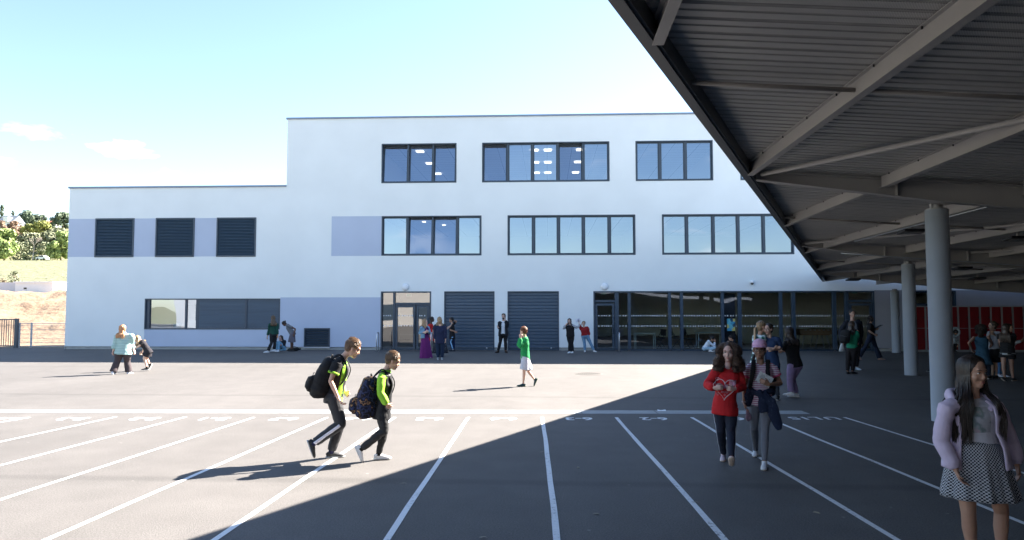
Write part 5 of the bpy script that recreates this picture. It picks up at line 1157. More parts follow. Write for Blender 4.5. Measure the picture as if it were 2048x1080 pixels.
def ramp_noise(stops, scale, kind='noise', interp='CONSTANT', st=None):
    def fn(n, p, v):
        if st: q = n.nodes.new('ShaderNodeMapping'); q.inputs['Scale'].default_value = st; n.links.new(v, q.inputs[0]); v = q.outputs[0]
        if kind == 'noise': t = n.nodes.new('ShaderNodeTexNoise'); t.inputs['Detail'].default_value = 3; o_ = t.outputs[0]
        else: t = n.nodes.new('ShaderNodeTexVoronoi'); o_ = t.outputs['Color' if kind == 'cells' else 'Distance']
        t.inputs['Scale'].default_value = scale; n.links.new(v, t.inputs['Vector'])
        r = n.nodes.new('ShaderNodeValToRGB'); r.color_ramp.interpolation = interp; e = r.color_ramp.elements; e[0].position, e[1].position = stops[0][0], stops[1][0]; e[0].color, e[1].color = stops[0][1]+(1,), stops[1][1]+(1,)
        for po, c in stops[2:]: k_ = e.new(po); k_.color = c+(1,)
        n.links.new(o_, r.inputs[0]); n.links.new(r.outputs[0], p.inputs['Base Color'])
    return fn
LIME = (.30, .62, .05)
def jersey(n, p, v):      # black sports shirt whose front is lime: split by a wavy plane facing the wearer's chest
    pass
# --- boy bent under a black rucksack, walking right
A = person('boy bent under a black rucksack in a black and lime sports shirt', (668, 918), 1.47,
    dict(head=(706, 697, 0), neck=(683, 717, 0), pel=(667, 793, 0), Rs=(675, 726, -.13), Ls=(684, 724, .15), Re=(661, 762, -.19), Rw=(677, 797, -.21), Rh=(687, 814, -.19), Rp=90, Le=(684, 764, .2), Lw=(690, 785, .16), Lh=(703, 794, .10),
         Rk=(682, 848, -.10), Ra=(627, 887, -.08), Rt=((614, 876), (628, 914)), Lk=(680, 847, .09), La=(662, 905, .08), Lf=92), face=90, tilt=24, near=True, skn=(.60, .36, .26),
    top=dict(mat=cloth((.018, .018, .02)), sleeve=.30, se=.030, ex=.016, z0=-.07, hem=.004, cuff=cloth(LIME)), bottom=dict(mat=cloth((.030, .031, .036), .6), ex=.020, flare=.006, len=.92, stripe=cloth((.72, .72, .82)), s0=1.0, sw=.020),
    shoes=((.035, .037, .040), (.55, .56, .55)), hair=('short', (.17, .10, .055), (.25, .155, .09), .26), hands=(.55, .5), socks=(.02, .02, .06))
# lime front panel of the shirt: a bib over the chest
def bib(res, ob, m, a0, a1, z0, z1, nm='shirt_front', off=.004, parent=None):
    me = ob.data; bv = BVHTree.FromPolygons([v.co[:] for v in me.vertices], [p.vertices[:] for p in me.polygons]); q = MB(); n, mz_ = 18, 16; vs = []; ok = []
    for j in range(mz_+1):
        c0 = lerp(res['pel'], res['neck'], z0+(z1-z0)*j/mz_)
        for i in range(n+1):
            a = math.radians(a0+(a1-a0)*i/n); d = (res['TF']*math.cos(a)+res['TL']*math.sin(a)).normalized(); P_ = c0+d*.5; hit = bv.ray_cast(P_, -d)
            ok.append(hit[0] is not None and hit[3] < .55); vs.append(hit[0]+d*off if hit[0] is not None else c0+d*.14)
    for j in range(mz_):
        for i in range(n):
            q4 = [j*(n+1)+i, j*(n+1)+i+1, (j+1)*(n+1)+i+1, (j+1)*(n+1)+i]
            if all(ok[t] for t in q4): q.f.append(q4); q.m.append(0); q.sm.append(True)
    q.v = [tuple(v) for v in vs]; return q.build(nm, m, parent or res['o'])
bib(A, A['top'], xmat('lime_print', ramp_noise([(0, (.02, .02, .02)), (.43, LIME), (.60, (.55, .80, .32)), (.66, (.03, .03, .03)), (.70, LIME)], 9, 'noise')), -75, 75, -.10, .93)
strap_pack(A, at(665, 716, A['d0']-.02), at(637, 795, A['d0']-.02), -RT, .34, .24, cloth((.013, .013, .015), .8), 'black rucksack with a front pocket on the back of the leaning boy', True, near=True)
# --- boy with lime sleeves and a patterned rucksack
B = person('boy in a black vest over lime sleeves walking right with a patterned rucksack', (768, 922), 1.36,
    dict(head=(786, 722, 0), neck=(770, 744, 0), pel=(764, 822, 0), Rs=(763, 755, -.12), Ls=(771, 752, .14), Re=(761, 787, -.17), Rw=(774, 809, -.15), Rh=(781, 815, -.10), Le=(768, 784, .18), Lw=(779, 776, .12), Lh=(784, 767, .08), Lp=-90,
         Rk=(768, 862, -.07), Ra=(722, 898, -.07), Rt=((707, 891), (721, 923)), Lk=(769, 860, .07), La=(757, 909, .06), Lf=90), face=90, tilt=20, near=True, skn=(.60, .36, .26),
    top=dict(mat=cloth(LIME, .7), sleeve=.98, se=.014, ex=.010, z0=-.04, amp=.006), bottom=dict(mat=cloth((.035, .036, .038), .8), ex=.012, len=.93, amp=.006), shoes=((.74, .75, .76), (.7, .7, .7)), hair=('short', (.15, .09, .05), (.22, .14, .08), .26), hands=(.5, .35), socks=(.012, .012, .012))
def vest(res, m, ex=.026, z0=-.11, nm='vest', amp=.006, hem=.006, top=.93):
    c = MB(); k, g, sp, TL, TF, pel, neck = (res[x] for x in ('k', 'g', 'spine', 'TL', 'TF', 'pel', 'neck'))
    pts = [pel+sp*z0*k, pel+sp*.02*k, lerp(pel, neck, .33)+TF*.01*k, lerp(pel, neck, .68)+TF*.012*k, lerp(pel, neck, top), neck-sp*.004*k, neck+sp*.02*k]
    c.tube(pts, [(.155*g+ex+hem, .115*g+ex+hem), (.150*g+ex, .112*g+ex), (.130*g+ex, .100*g+ex), (.152*g+ex, .110*g+ex), (.135*g+ex, .082*g+ex), (.075*g+ex, .06*g+ex), (.055*g+ex*.6, .05*g+ex*.6)], 20, side=TL)
    return solid(c, nm, m, res['o'], res['vox'], 4, amp, 9, 3.3)
vest(B, cloth((.020, .021, .024), .55), .020)
q = MB(); q.tube([B['neck']-B['spine']*.02+B['TF']*.01, B['neck']+B['spine']*.03+B['TF']*.012], [.060, .057], 16); q.build('collar', cloth(LIME, .7), B['o'])
pm = xmat('patterned_canvas', ramp_noise([(0, (.012, .012, .022)), (.38, (.03, .04, .10)), (.46, (.012, .012, .02)), (.56, (.28, .16, .08)), (.61, (.014, .014, .022)), (.70, (.09, .12, .25)), (.74, (.02, .015, .02))], 15, 'noise'))
strap_pack(B, at(744, 754, B['d0']-.02), at(732, 836, B['d0']-.02), -RT, .36, .26, pm, 'dark rucksack printed with blue and tan leaves on the smaller boy', True, cloth((.014, .014, .018)), near=True)
# --- girl in the red sweatshirt
R_ = person('girl with big curly hair in a red sweatshirt with a white heart', (1455, 935), 1.43,
    dict(head=(1457, 705), neck=(1454, 738), pel=(1450, 812), Rs=(1434, 742), Ls=(1477, 742), Re=(1414, 770, -.03), Rw=(1430, 776, -.19), Rh=(1440, 775, -.22), Rp=150, Le=(1485, 774, -.03), Lw=(1469, 778, -.19), Lh=(1458, 777, -.22), Lp=210,
         Rk=(1442, 860, .05), Ra=(1447, 909), Lk=(1462, 866, -.06), La=(1463, 918, -.25), Lt=((1463, 937), (1463, 917, -.22)), Rf=-4), face=-4, head=-8, tilt=2, near=True, skn=(.56, .36, .30),
    top=dict(mat=cloth((.47, .018, .022), .85), name='sweatshirt', sleeve=.94, se=.017, ex=.020, z0=-.11, hem=.004, collar=0, cuff=cloth((.40, .014, .018)), hemband=cloth((.40, .014, .018)), amp=.008), bottom=dict(mat=cloth((.018, .022, .040), .75), ex=.009, len=.92, stripe=cloth((.55, .56, .62)), sw=.011, amp=.004),
    shoes=((.60, .48, .52), (.62, .50, .42)), hair=('curly', (.035, .019, .012), (.085, .045, .026), .20, 0, .115, 1.9), hands=(.75, .75), lips=(.40, .13, .13))
TFc = R_['TF']; cC = lerp(R_['pel'], R_['neck'], .50)+R_['TL']*-.005; TLc = R_['TL']; SPc = R_['spine']
def hrt(t, s=1.0, ox=0, oz=0):
    x = 16*math.sin(t)**3; z = 13*math.cos(t)-5*math.cos(2*t)-2*math.cos(3*t)-math.cos(4*t); return cC+TLc*(x/17*.122*s+ox)+SPc*(z/17*.135*s+oz)+TFc*.3
white_p = cloth((.72, .62, .66), .6); pink_p = cloth((.58, .30, .38), .6)
seg = [([hrt(2*math.pi*i/72) for i in range(73)], .0042)]
decal(R_['top'], seg, -TFc, white_p, 'heart_outline', R_['o'])
seg = []
for s_, ox, oz in ((.17, -.085, .092), (.13, -.070, -.072), (.07, .004, -.075)): seg.append(([hrt(2*math.pi*i/20, s_, ox, oz) for i in range(21)], .006 if s_ > .1 else .003))
rs = random.Random(4)
for (x0, z0_, wd, ht) in ((-.10, .040, .07, .014), (-.085, .02, .03, .05), (-.03, .012, .045, .04), (.02, .012, .025, .045), (.050, .055, .035, .09), (.085, .055, .03, .09), (-.04, -.045, .08, .03), (.0, .03, .03, .04)):
    seg.append(([cC+TLc*(x0+wd*i/16)+SPc*(z0_+ht*.5*math.sin(i*1.5+x0*50))+TFc*.3 for i in range(17)], .0040))
decal(R_['top'], seg, -TFc, pink_p, 'heart_lettering', R_['o'])
# --- girl with the pink cap
stm = xmat('striped_jersey', stripes((.62, .56, .62), (.36, .12, .22), 14, .62, 'Z', .4))
C_ = person('girl in a pink cap, glasses and striped T-shirt holding a booklet', (1524, 930), 1.46,
    dict(head=(1519, 700), neck=(1521, 729), pel=(1521, 800), Rs=(1499, 735), Ls=(1545, 735), Re=(1489, 771, .02), Rw=(1488, 804, -.02), Rh=(1493, 826, -.05), Le=(1561, 767, -.02), Lw=(1538, 769, -.20), Lh=(1525, 763, -.22), Lp=190,
         Rk=(1508, 855, .08), Ra=(1511, 900), Lk=(1530, 860, -.06), La=(1529, 925), Rf=-3, Lf=-4), face=-3, tilt=2, near=True, skn=(.34, .185, .12),
    top=dict(mat=stm, sleeve=.27, se=.020, ex=.012, z0=-.07, amp=.005, cuff=cloth((.45, .08, .16))), bottom=dict(kind='leggings', mat=cloth((.17, .18, .21), .85), ex=.004, len=.95, amp=.003), shoes=((.66, .67, .69), (.60, .60, .60)), hair=('tied', DK1, DK2, .2, 'tail'), hands=(.5, .3), headk=.98, lips=(.30, .12, .10))
def cap(res, col):
    q = MB(); H, s_, l, f, u = res['H'], res['s'], res['l'], res['f'], res['u']; HM = Matrix((l, f, u)).transposed(); vs = []; fs = []; n, m_ = 28, 8
    for j in range(m_+1):
        t = j/m_*math.pi*.5
        for i in range(n): a = 2*math.pi*i/n; vs.append(H(.091*math.cos(t)*math.sin(a), -.012+.104*math.cos(t)*math.cos(a), .055+.088*math.sin(t)))
    for j in range(m_):
        for i in range(n): a = j*n+i; b_ = j*n+(i+1) % n; fs.append([a, b_, b_+n, a+n])
    q.add(vs, fs, 0, True); co_ = q.build('cap', cloth(col, .8), res['o']); sm_ = co_.modifiers.new('s', 'SOLIDIFY'); sm_.thickness = .004
    q = MB(); vs = []; n2, m2 = 16, 5
    for j in range(m2+1):
        for i in range(n2+1):
            a = math.radians(-62+124*i/n2); r = 1+.62*(j/m2)*math.cos(a)**.8; vs.append(H(.088*math.sin(a)*(1+.06*j/m2), -.012+.10*math.cos(a)*r, .056-.010*(j/m2)-.020*math.sin(a)**2*(j/m2)))
    q.add(vs, [[j*(n2+1)+i, j*(n2+1)+i+1, (j+1)*(n2+1)+i+1, (j+1)*(n2+1)+i] for j in range(m2) for i in range(n2)], 0, True); v_ = q.build('visor', cloth(col, .8), co_); sm_ = v_.modifiers.new('s', 'SOLIDIFY'); sm_.thickness = .004
cap(C_, (.62, .36, .50))
def glasses(res, col=(.03, .02, .02)):
    q = MB(); H = res['H']; r = .021
    for s_ in (-1, 1):
        q.tube([H(s_*.033+r*math.cos(a)*1.12, .099, .004+r*math.sin(a)*.92) for a in [2*math.pi*i/18 for i in range(19)]], .0018, 6); q.tube([H(s_*.057, .097, .010), H(s_*.080, .06, .012), H(s_*.082, -.005, .008)], .0016, 5)
    q.tube([H(-.012, .100, .008), H(0, .102, .011), H(.012, .100, .008)], .0016, 5); q.build('glasses', cloth(col, .3, 0, .01), res['o'])
glasses(C_)
q = MB(); H = C_['H']; P0 = H(-.06, -.03, -.06); pts = [P0, H(-.075, .0, -.11), C_['neck']-C_['TL']*.085+C_['TF']*.10-UP*.03, C_['neck']-C_['TL']*.095+C_['TF']*.135-UP*.13, C_['neck']-C_['TL']*.10+C_['TF']*.13-UP*.24]
for kx in range(3):
    pp = []; N = 40
    for i in range(N+1):
        t = i/N*(len(pts)-1); j = min(int(t), len(pts)-2); P_ = lerp(pts[j], pts[j+1], t-j); a = i*.75+kx*2.094; pp.append(P_+C_['TL']*math.cos(a)*.011+C_['TF']*math.sin(a)*.008)
    q.tube(pp, .0095, 6)
q.build('braid', hairm(DK1, DK2), C_['o'])
strap_pack(C_, C_['neck']-C_['TF']*.14-UP*.03, C_['pel']-C_['TF']*.16+UP*.05, -C_['TF'], .32, .18, cloth((.012, .012, .014)), 'black rucksack on the back of the girl in the pink cap', False, near=True)
# jacket tied round the waist
jm = xmat('dotted_denim', ramp_noise([(0, (.16, .20, .28)), (.10, (.014, .022, .05))], 40, 'dots'))
q = MB(); W = C_['pel']+UP*.10; TL, TF, g = C_['TL'], C_['TF'], C_['g']
q.tube([W+TL*math.cos(a)*(.155*g+.02)+TF*math.sin(a)*(.115*g+.024)+UP*.02*math.sin(a*3) for a in [2*math.pi*i/28 for i in range(29)]], [(.035, .020)]*29, 10, side=UP)
q.ball(W+TF*(.13*g+.03)+TL*.0, (.035, .03, .035)); fr_ = TF*(.135*g+.03)
q.tube([W+fr_, W+fr_-UP*.07+TL*.02, W+fr_*1.05-UP*.15+TL*.03, W+fr_-UP*.22+TL*.04], [(.03, .02), (.042, .02), (.050, .018), (.048, .012)], 12, side=TL)
q.tube([W+fr_*.9+TL*.04, W+fr_*.9-UP*.10+TL*.11, W+fr_*.8-UP*.25+TL*.15, W+fr_*.7-UP*.36+TL*.19, W+fr_*.7-UP*.41+TL*.20], [(.035, .022), (.065, .022), (.068, .02), (.055, .016), (.02, .01)], 12, side=TL)
q.tube([W-TL*.10+fr_*.6, W-TL*.13+fr_*.6-UP*.07, W-TL*.135+fr_*.45-UP*.17], [(.05, .03), (.062, .03), (.03, .02)], 12, side=TL)
solid(q, 'tied_jacket', jm, C_['o'], .0065, 3, .007, 11, 2)
bk = C_['pel']*0+C_['wr']['L']*0; Pb = at(1529, 759, C_['d0']-.165); q = MB(); a1 = (RT*.5+UP*.9).normalized(); a2 = (RT*.88-UP*.48).normalized(); nn = a1.cross(a2).normalized()
bkm = xmat('printed_cover', ramp_noise([(0, (.42, .46, .48)), (.46, (.62, .66, .66)), (.6, (.30, .36, .38))], 14, 'noise')); q.obox(Pb, a1*.062, a2*.085, nn*.004); tag(q.build('booklet', bkm), 'grey printed booklet held against the chest of the girl in the pink cap', 'booklet')
q = MB(); a_ = C_['wr']['R']; q.tube([a_-UP*.004, a_+UP*.010], .030*C_['k'], 14); q.build('wristband', cloth((.45, .4, .4), .4), C_['o'])
Pm = at(1497, 834, C_['d0']-.06); q = MB(); q.ball(Pm, (.035, .02, .05)); q.ball(Pm+UP*.05+RT*-.01, (.02, .015, .045)); tag(solid(q, 'scrunched_cloth', cloth((.30, .20, .26)), None, .006, 2, .008, 20) if False else q.build('scrunched_cloth', cloth((.30, .20, .26))), 'small crumpled mauve cloth hanging from the hand of the girl in the pink cap', 'cloth')
# --- big girl in the foreground at the right
hood = (.56, .47, .60)
def hounds(n, p, v):
    co2 = n.nodes.new('ShaderNodeTexCoord'); q_ = n.nodes.new('ShaderNodeMapping'); n.links.new(co2.outputs['UV'], q_.inputs[0]); sx = n.nodes.new('ShaderNodeSeparateXYZ'); n.links.new(q_.outputs[0], sx.inputs[0])
    ch = n.nodes.new('ShaderNodeTexChecker'); ch.inputs['Scale'].default_value = 1.0; ch.inputs['Color1'].default_value = (.43, .44, .47, 1); ch.inputs['Color2'].default_value = (.010, .012, .02, 1)
    w = n.nodes.new('ShaderNodeTexNoise'); w.inputs['Scale'].default_value = 3.1; n.links.new(co2.outputs['UV'], w.inputs['Vector']); m1 = n.nodes.new('ShaderNodeVectorMath'); m1.operation = 'SCALE'; m1.inputs['Scale'].default_value = .55; n.links.new(w.outputs['Color'], m1.inputs[0]); m2 = n.nodes.new('ShaderNodeVectorMath'); n.links.new(co2.outputs['UV'], m2.inputs[0]); n.links.new(m1.outputs[0], m2.inputs[1])
    n.links.new(m2.outputs[0], ch.inputs['Vector']); n.links.new(ch.outputs[0], p.inputs['Base Color'])
print_m = xmat('faded_print', ramp_noise([(0, (.42, .40, .44)), (.45, (.34, .34, .37)), (.53, (.16, .19, .20)), (.60, (.22, .28, .28)), (.68, (.40, .30, .34))], 11, 'noise', 'LINEAR'))
G = person('largest figure, girl with long dark hair in a lilac hoodie and houndstooth skirt', (1965, 1138), 1.47,
    dict(head=(1947, 745), neck=(1943, 797), pel=(1952, 905), Rs=(1893, 815, -.06), Ls=(1992, 813, .08), Re=(1882, 880, -.03), Rw=(1911, 938, -.10), Rh=(1921, 962, -.12), Rp=90, Le=(2021, 885, .08), Lw=(2034, 929, .03), Lh=(2039, 955, .02),
         Rk=(1937, 1025, -.02), Ra=(1945, 1117), Lk=(2003, 1024, .05), La=(2003, 1118), Rf=20, Lf=28), face=18, head=46, tilt=3, near=True, skn=(.42, .235, .16), build=1.16,
    top=dict(mat=cloth((.50, .49, .54), .85), sleeve=0, ex=.010, z0=.02, amp=.005), bottom=dict(kind='skirt', mat=xmat('houndstooth', hounds), len=.385, hemw=.240, waist=.10, ex=.014, pleats=9, pamp=.011, lean=RT*.02), shoes=((.6, .6, .62), (.6, .6, .6)), hair=('long', (.014, .009, .007), (.034, .022, .017), .40, 0, .155, 2.2), hands=(.35, .35), lips=(.33, .12, .11))
bib(G, G['top'], print_m, -34, 34, .42, .88, 'shirt_print')
# open hoodie: back and side shell plus sleeves
def open_jacket(res, m, a_open=42, ex=.03, z0=-.10, z1=.99, nm='jacket', amp=.007, flare=.0, sleeves=.97, se=.022):
    k, g, sp, TL, TF, pel, neck = (res[x] for x in ('k', 'g', 'spine', 'TL', 'TF', 'pel', 'neck')); q = MB(); n, mz_ = 40, 22; vs = []; fs = []
    prof_ = [(z0, .158*g+ex+flare, .118*g+ex+flare), (.15, .15*g+ex+flare*.6, .112*g+ex+flare*.6), (.4, .140*g+ex, .106*g+ex), (.68, .155*g+ex, .115*g+ex), (.86, .150*g+ex*.9, .092*g+ex), (.96, .10*g+ex*.8, .072*g+ex*.7), (z1+.02, .062*g+ex*.7, .062*g+ex*.6)]
    def pf(z):
        for a, c in zip(prof_, prof_[1:]):
            if z <= c[0]: t = (z-a[0])/(c[0]-a[0]); return a[1]+(c[1]-a[1])*t, a[2]+(c[2]-a[2])*t
        return prof_[-1][1:]
    for j in range(mz_+1):
        z = z0+(z1-z0)*j/mz_; w_, d_ = pf(z); c0 = lerp(pel, neck, z); op = math.radians(a_open*(1-.35*max(0, z-.4)))
        for i in range(n+1):
            a = op+(2*math.pi-2*op)*i/n; P_ = c0+TL*math.sin(a)*w_+TF*math.cos(a)*d_; P_ += (P_-c0).normalized()*amp*2*noise.noise(P_*8)
            vs.append(P_)
    for j in range(mz_):
        for i in range(n): a = j*(n+1)+i; fs.append([a, a+1, a+n+2, a+n+1])
    q.add(vs, fs, 0, True); ob = q.build(nm, m, res['o']); s_ = ob.modifiers.new('s', 'SOLIDIFY'); s_.thickness = .010; s_.offset = 1
    if sleeves:
        for s in 'LR':
            c = MB(); ag = g*.95; sh, e_, w_ = res['shl'][s], res['el'][s], res['wr'][s]; c.ball(lerp(sh, neck, .15), .052*ag+se, 0, 12, 8); c.tube([lerp(sh, neck, .3), sh, lerp(sh, e_, .5), e_], [.050*ag+se, .052*ag+se, .051*ag+se, .046*ag+se], 14); c.ball(e_, .043*ag+se, 0, 12, 8); e2 = lerp(e_, w_, sleeves); c.tube([e_, lerp(e_, e2, .4), lerp(e_, e2, .82), e2], [.043*ag+se, .046*ag+se*1.2, .042*ag+se*1.35, .030*ag+se*.6], 14)
            solid(c, 'sleeve', m, res['o'], res['vox'], 4, amp, 8, ord(s))
            q = MB(); dr = (w_-e_).normalized(); q.tube([e2-dr*.035*k, e2+dr*.003], [.033*ag+se*.75, .031*ag+se*.6], 16); q.build('cuff', m, res['o'])
    return ob
hm_ = cloth(hood, .9, .05)
open_jacket(G, hm_, 40, .028, -.26, .97, 'hoodie', .006, .028, .97, .010)
q = MB(); TL, TF, sp, nk, g = G['TL'], G['TF'], G['spine'], G['neck'], G['g']
q.tube([nk+TF*.085+TL*-.075-sp*.07, nk-TL*.125+TF*.02-sp*.005, nk-TL*.11-TF*.07+sp*.015, nk-TF*.125+sp*.01, nk+TL*.11-TF*.07+sp*.015, nk+TL*.125+TF*.02-sp*.005, nk+TL*.075+TF*.085-sp*.07], [(.012, .02), (.032, .028), (.046, .036), (.055, .05), (.046, .036), (.032, .028), (.012, .02)], 14, side=TF)
solid(q, 'hood', hm_, G['o'], .006, 4, .007, 10, 5)
# --- boy in the green sweater
person('boy in a green sweater and pale shorts walking left with his head turned away', (1052, 773), 1.36,
    dict(head=(1046.5, 663), neck=(1050, 675), pel=(1050.5, 714), Ls=(1052, 681, -.13), Rs=(1049, 680, .15), Le=(1040, 693, -.22), Lw=(1041.5, 675.5, -.17), Lh=(1043, 668, -.15), Re=(1037.5, 690, .12), Rw=(1041, 674, .06), Rh=(1043, 666, .03),
         Lk=(1048, 742, -.06), La=(1046.5, 766), Rk=(1057, 743, .07), Ra=(1069.5, 759.5, .08), Rt=((1077, 756), (1070, 772)), Lf=-92), face=-88, head=-125, skn=(.60, .37, .27),
    top=dict(mat=cloth((.012, .24, .07), .8), name='sweater', sleeve=.95, se=.018, ex=.026, z0=-.11, hem=-.008), bottom=dict(kind='shorts', name='shorts', mat=cloth((.50, .50, .56)), len=.90, flare=.012, ex=.022), shoes=((.02, .05, .06), (.15, .2, .12)), hair=('short', (.10, .035, .015), (.24, .09, .04), .3), hands=(.3, .3))
# --- woman in the quilted coat with the bending girl
def quilt(n, p, v):
    stripes((.20, .33, .32), (.34, .50, .48), 7, .12, 'Z', .8)(n, p, v)
W1 = person('broad woman in a pale teal quilted coat and long ginger hair seen from behind', (242, 748), 1.66,
    dict(head=(245.5, 658), neck=(250, 670), pel=(247, 700), sw=1.12, Le=(231, 688, -.03), Lw=(227, 700, -.05), Re=(262, 688, .1), Rw=(267, 699, .1), Lk=(235, 722, .0), La=(226, 743.5, -.12), Rk=(254.5, 723, .12), Ra=(257.5, 744, .12), Lf=165, Rf=140), face=150, skn=(.60, .38, .30), build=1.22,
    top=dict(mat=xmat('quilted_teal', quilt, .6), name='coat', sleeve=.93, se=.026, ex=.032, z0=-.12, hem=.03, belly=.02), bottom=dict(mat=cloth((.060, .048, .052)), ex=.02, flare=.035, len=1.0), shoes=((.72, .74, .80), (.7, .7, .7)), hair=('long', (.32, .14, .06), (.60, .33, .16), .20, 1))
person('girl in a short black dress bending forward and pulling the woman in the quilted coat', (298, 742), 1.42,
    dict(head=(274.5, 679), neck=(284, 682), pel=(297, 703), Le=(279, 692, -.15), Lw=(270, 696, -.14), Re=(288, 696, .1), Rw=(284.5, 703, .1), Lk=(288, 715.5, -.04), La=(294, 736, -.04), Rk=(294, 718, .08), Ra=(299.5, 730, .1), Rt=((303.5, 728), (298, 738)), Lf=-90), face=-90, tilt=45, skn=(.66, .45, .36),
    top=dict(mat=cloth((.022, .020, .026)), name='dress', sleeve=.35, ex=.014, z0=-.10), bottom=dict(kind='shorts', name='dress_hem', mat=cloth((.022, .020, .026)), ex=.022, len=.62, flare=.02), shoes=((.03, .03, .03), (.6, .6, .58)), hair=('long', BL1, (.55, .36, .2), .16, 0), socks=(.01, .01, .01))
# --- by the shutter
person('girl in a dark green jumper with long wavy hair, back turned, by the shutter', (543, 706), 1.66,
    dict(head=(546, 636.5), neck=(547, 647.5), pel=(547, 668), Re=(554.5, 659, .0), Rw=(555.5, 670, 0), Le=(538, 660), Lw=(535, 672), Lk=(543, 686, -.05), La=(535.5, 702, -.05), Rk=(549.5, 686, .1), Ra=(548.5, 699.5, .1), Lf=-70, Rf=-80), face=-160, skn=LIGHT,
    top=dict(mat=cloth((.012, .060, .045)), sleeve=.95, ex=.022, z0=-.02), bottom=dict(mat=cloth((.018, .020, .024)), ex=.014, flare=.015), shoes=((.74, .75, .78), (.7, .7, .7)), hair=('long', (.07, .045, .025), (.18, .11, .06), .27, 1))
person('girl in light jeans and black jacket sitting against the wall with her knees up', (561, 704), 1.55,
    dict(head=(561.5, 676.5), neck=(563.5, 682), pel=(566, 697), Le=(569, 690, -.1), Lw=(562, 690, -.25), Re=(557, 689, -.1), Rw=(560, 690, -.25), Lk=(558.5, 684.5, -.33), La=(556.5, 700.5, -.42), Rk=(554, 684.5, -.25), Ra=(553.5, 700.5, -.36), Lf=-20, Rf=-20), face=-30, sit=True, skn=(.5, .3, .24),
    top=dict(mat=cloth((.014, .016, .022)), name='jacket', sleeve=.95, ex=.022, z0=-.02), bottom=dict(name='jeans', mat=cloth((.16, .33, .48)), ex=.012), shoes=((.72, .74, .78), (.7, .7, .7)), hair=('long', BR1, (.06, .035, .02), .22, 1))
person('girl in a grey dress with dark tied hair leaning over beside the seated girl', (583, 703), 1.62,
    dict(head=(568.5, 647.5), neck=(574.5, 649.5), pel=(585, 667), Le=(590.5, 658, -.14), Lw=(588.5, 667.5, -.16), Re=(584, 658, .15), Rw=(584, 667, .1), Lk=(582.5, 684, -.05), La=(582, 699, -.05), Rk=(584.5, 684, .08), Ra=(585, 698.5, .08)), face=-90, head=-95, tilt=55, skn=(.13, .065, .045),
    top=dict(mat=cloth((.17, .18, .20)), sleeve=.3, ex=.018, z0=-.05), bottom=dict(kind='shorts', name='skirt', mat=cloth((.14, .13, .16)), ex=.024, len=1.0, flare=.03), shoes=((.02, .02, .02), (.1, .1, .1)), hair=('tied', DK1, DK2, .06, 'bun'))
P = gnd(589, 702); q = MB(); q.tube([P+RT*-.28+UP*.05, P+RT*-.2+UP*.07, P+RT*.1+UP*.08, P+RT*.28+UP*.09], [(.12, .04), (.17, .07), (.16, .07), (.07, .03)], 14, side=FH); q.tube([P+RT*-.2+UP*.13, P+UP*.2-FH*.04, P+RT*.16+UP*.15], .012, 6)
tag(q.build('school_bag', cloth((.012, .014, .016))), 'black bag lying on the ground under the girl in the grey dress', 'bag')
# --- group in front of the entrance
D1 = person('woman in a denim jacket and long purple skirt with shoulder length blond hair', (850, 716), 1.63,
    dict(head=(850, 643.5), neck=(849.5, 653.5), pel=(850.5, 676), Re=(839.5, 666.5), Rw=(848, 664.5, -.22), Le=(859, 666), Lw=(856, 662.5, -.24), Ra=(847, 714), La=(855, 714)), face=38, head=80, skn=(.6, .4, .32),
    top=dict(mat=cloth((.10, .016, .11)), sleeve=0, ex=.014, z0=.0), bottom=dict(kind='skirt', mat=cloth((.135, .018, .125)), len=.92, hemw=.27, waist=.08, pleats=7, pamp=.02, lean=RT*.05), shoes=((.5, .4, .35), (.3, .25, .2)), hair=('long', (.20, .13, .07), (.45, .30, .17), .20, 0))
open_jacket(D1, cloth((.17, .29, .40)), 38, .03, .0, .97, 'denim_jacket', .006, .0, .8, .016)
person('boy in red standing half hidden between the denim jacket and the navy blouse', (865, 702), 1.68,
    dict(head=(864.5, 639), neck=(861, 649), pel=(864, 670), Re=(857, 661, -.15), Rw=(861, 671, -.15), Le=(868, 660, .15), Lw=(868, 669, .1)), face=75, head=85, skn=DARK,
    top=dict(mat=cloth((.52, .025, .025)), sleeve=.5, ex=.028, z0=-.05), bottom=dict(kind='shorts', name='shorts', mat=cloth((.52, .025, .025)), ex=.03, len=.85, flare=.03), shoes=((.6, .6, .6), (.6, .6, .6)), hair=('short', DK1, DK2, .1))
lace = xmat('dark_lace', ramp_noise([(0, (.02, .022, .03)), (.6, (.025, .03, .04)), (.66, (.28, .30, .33))], 30, 'noise'))
person('woman with loose hair and patterned dark dress, hidden behind the navy blouse and pointing right', (880, 713), 1.70,
    dict(head=(879, 640), neck=(879.5, 650), pel=(880, 678), Le=(867, 660), Lw=(868, 671), Re=(893, 657.5), Rw=(901, 652), Rh=(905, 646)), face=180, skn=(.55, .36, .28), build=1.15,
    top=dict(mat=lace, sleeve=.45, ex=.022, z0=-.05), bottom=dict(kind='skirt', mat=lace, len=.62, hemw=.32, waist=.08), shoes=((.7, .7, .74), (.7, .7, .7)), hair=('long', BL1, BL2, .16, 1))
person('woman in a navy blouse and dark jeans, back turned, nearest at the entrance', (880, 719.5), 1.66,
    dict(head=(880, 643.5), neck=(880.3, 653), pel=(880, 681), sw=1.05, Le=(869.5, 665), Lw=(869.5, 679), Re=(891, 665), Rw=(891, 679), Lk=(875.5, 699), La=(876, 716), Rk=(884.5, 699), Ra=(884, 716), Lf=175, Rf=185), face=180, skn=(.55, .36, .28), build=1.05,
    top=dict(mat=cloth((.016, .022, .055)), name='blouse', sleeve=.95, ex=.022, z0=-.12), bottom=dict(name='jeans', mat=cloth((.014, .026, .055)), ex=.016, flare=.01), shoes=((.3, .34, .38), (.5, .5, .5)), hair=('tied', BL1, BL2, .05, 'bun'))
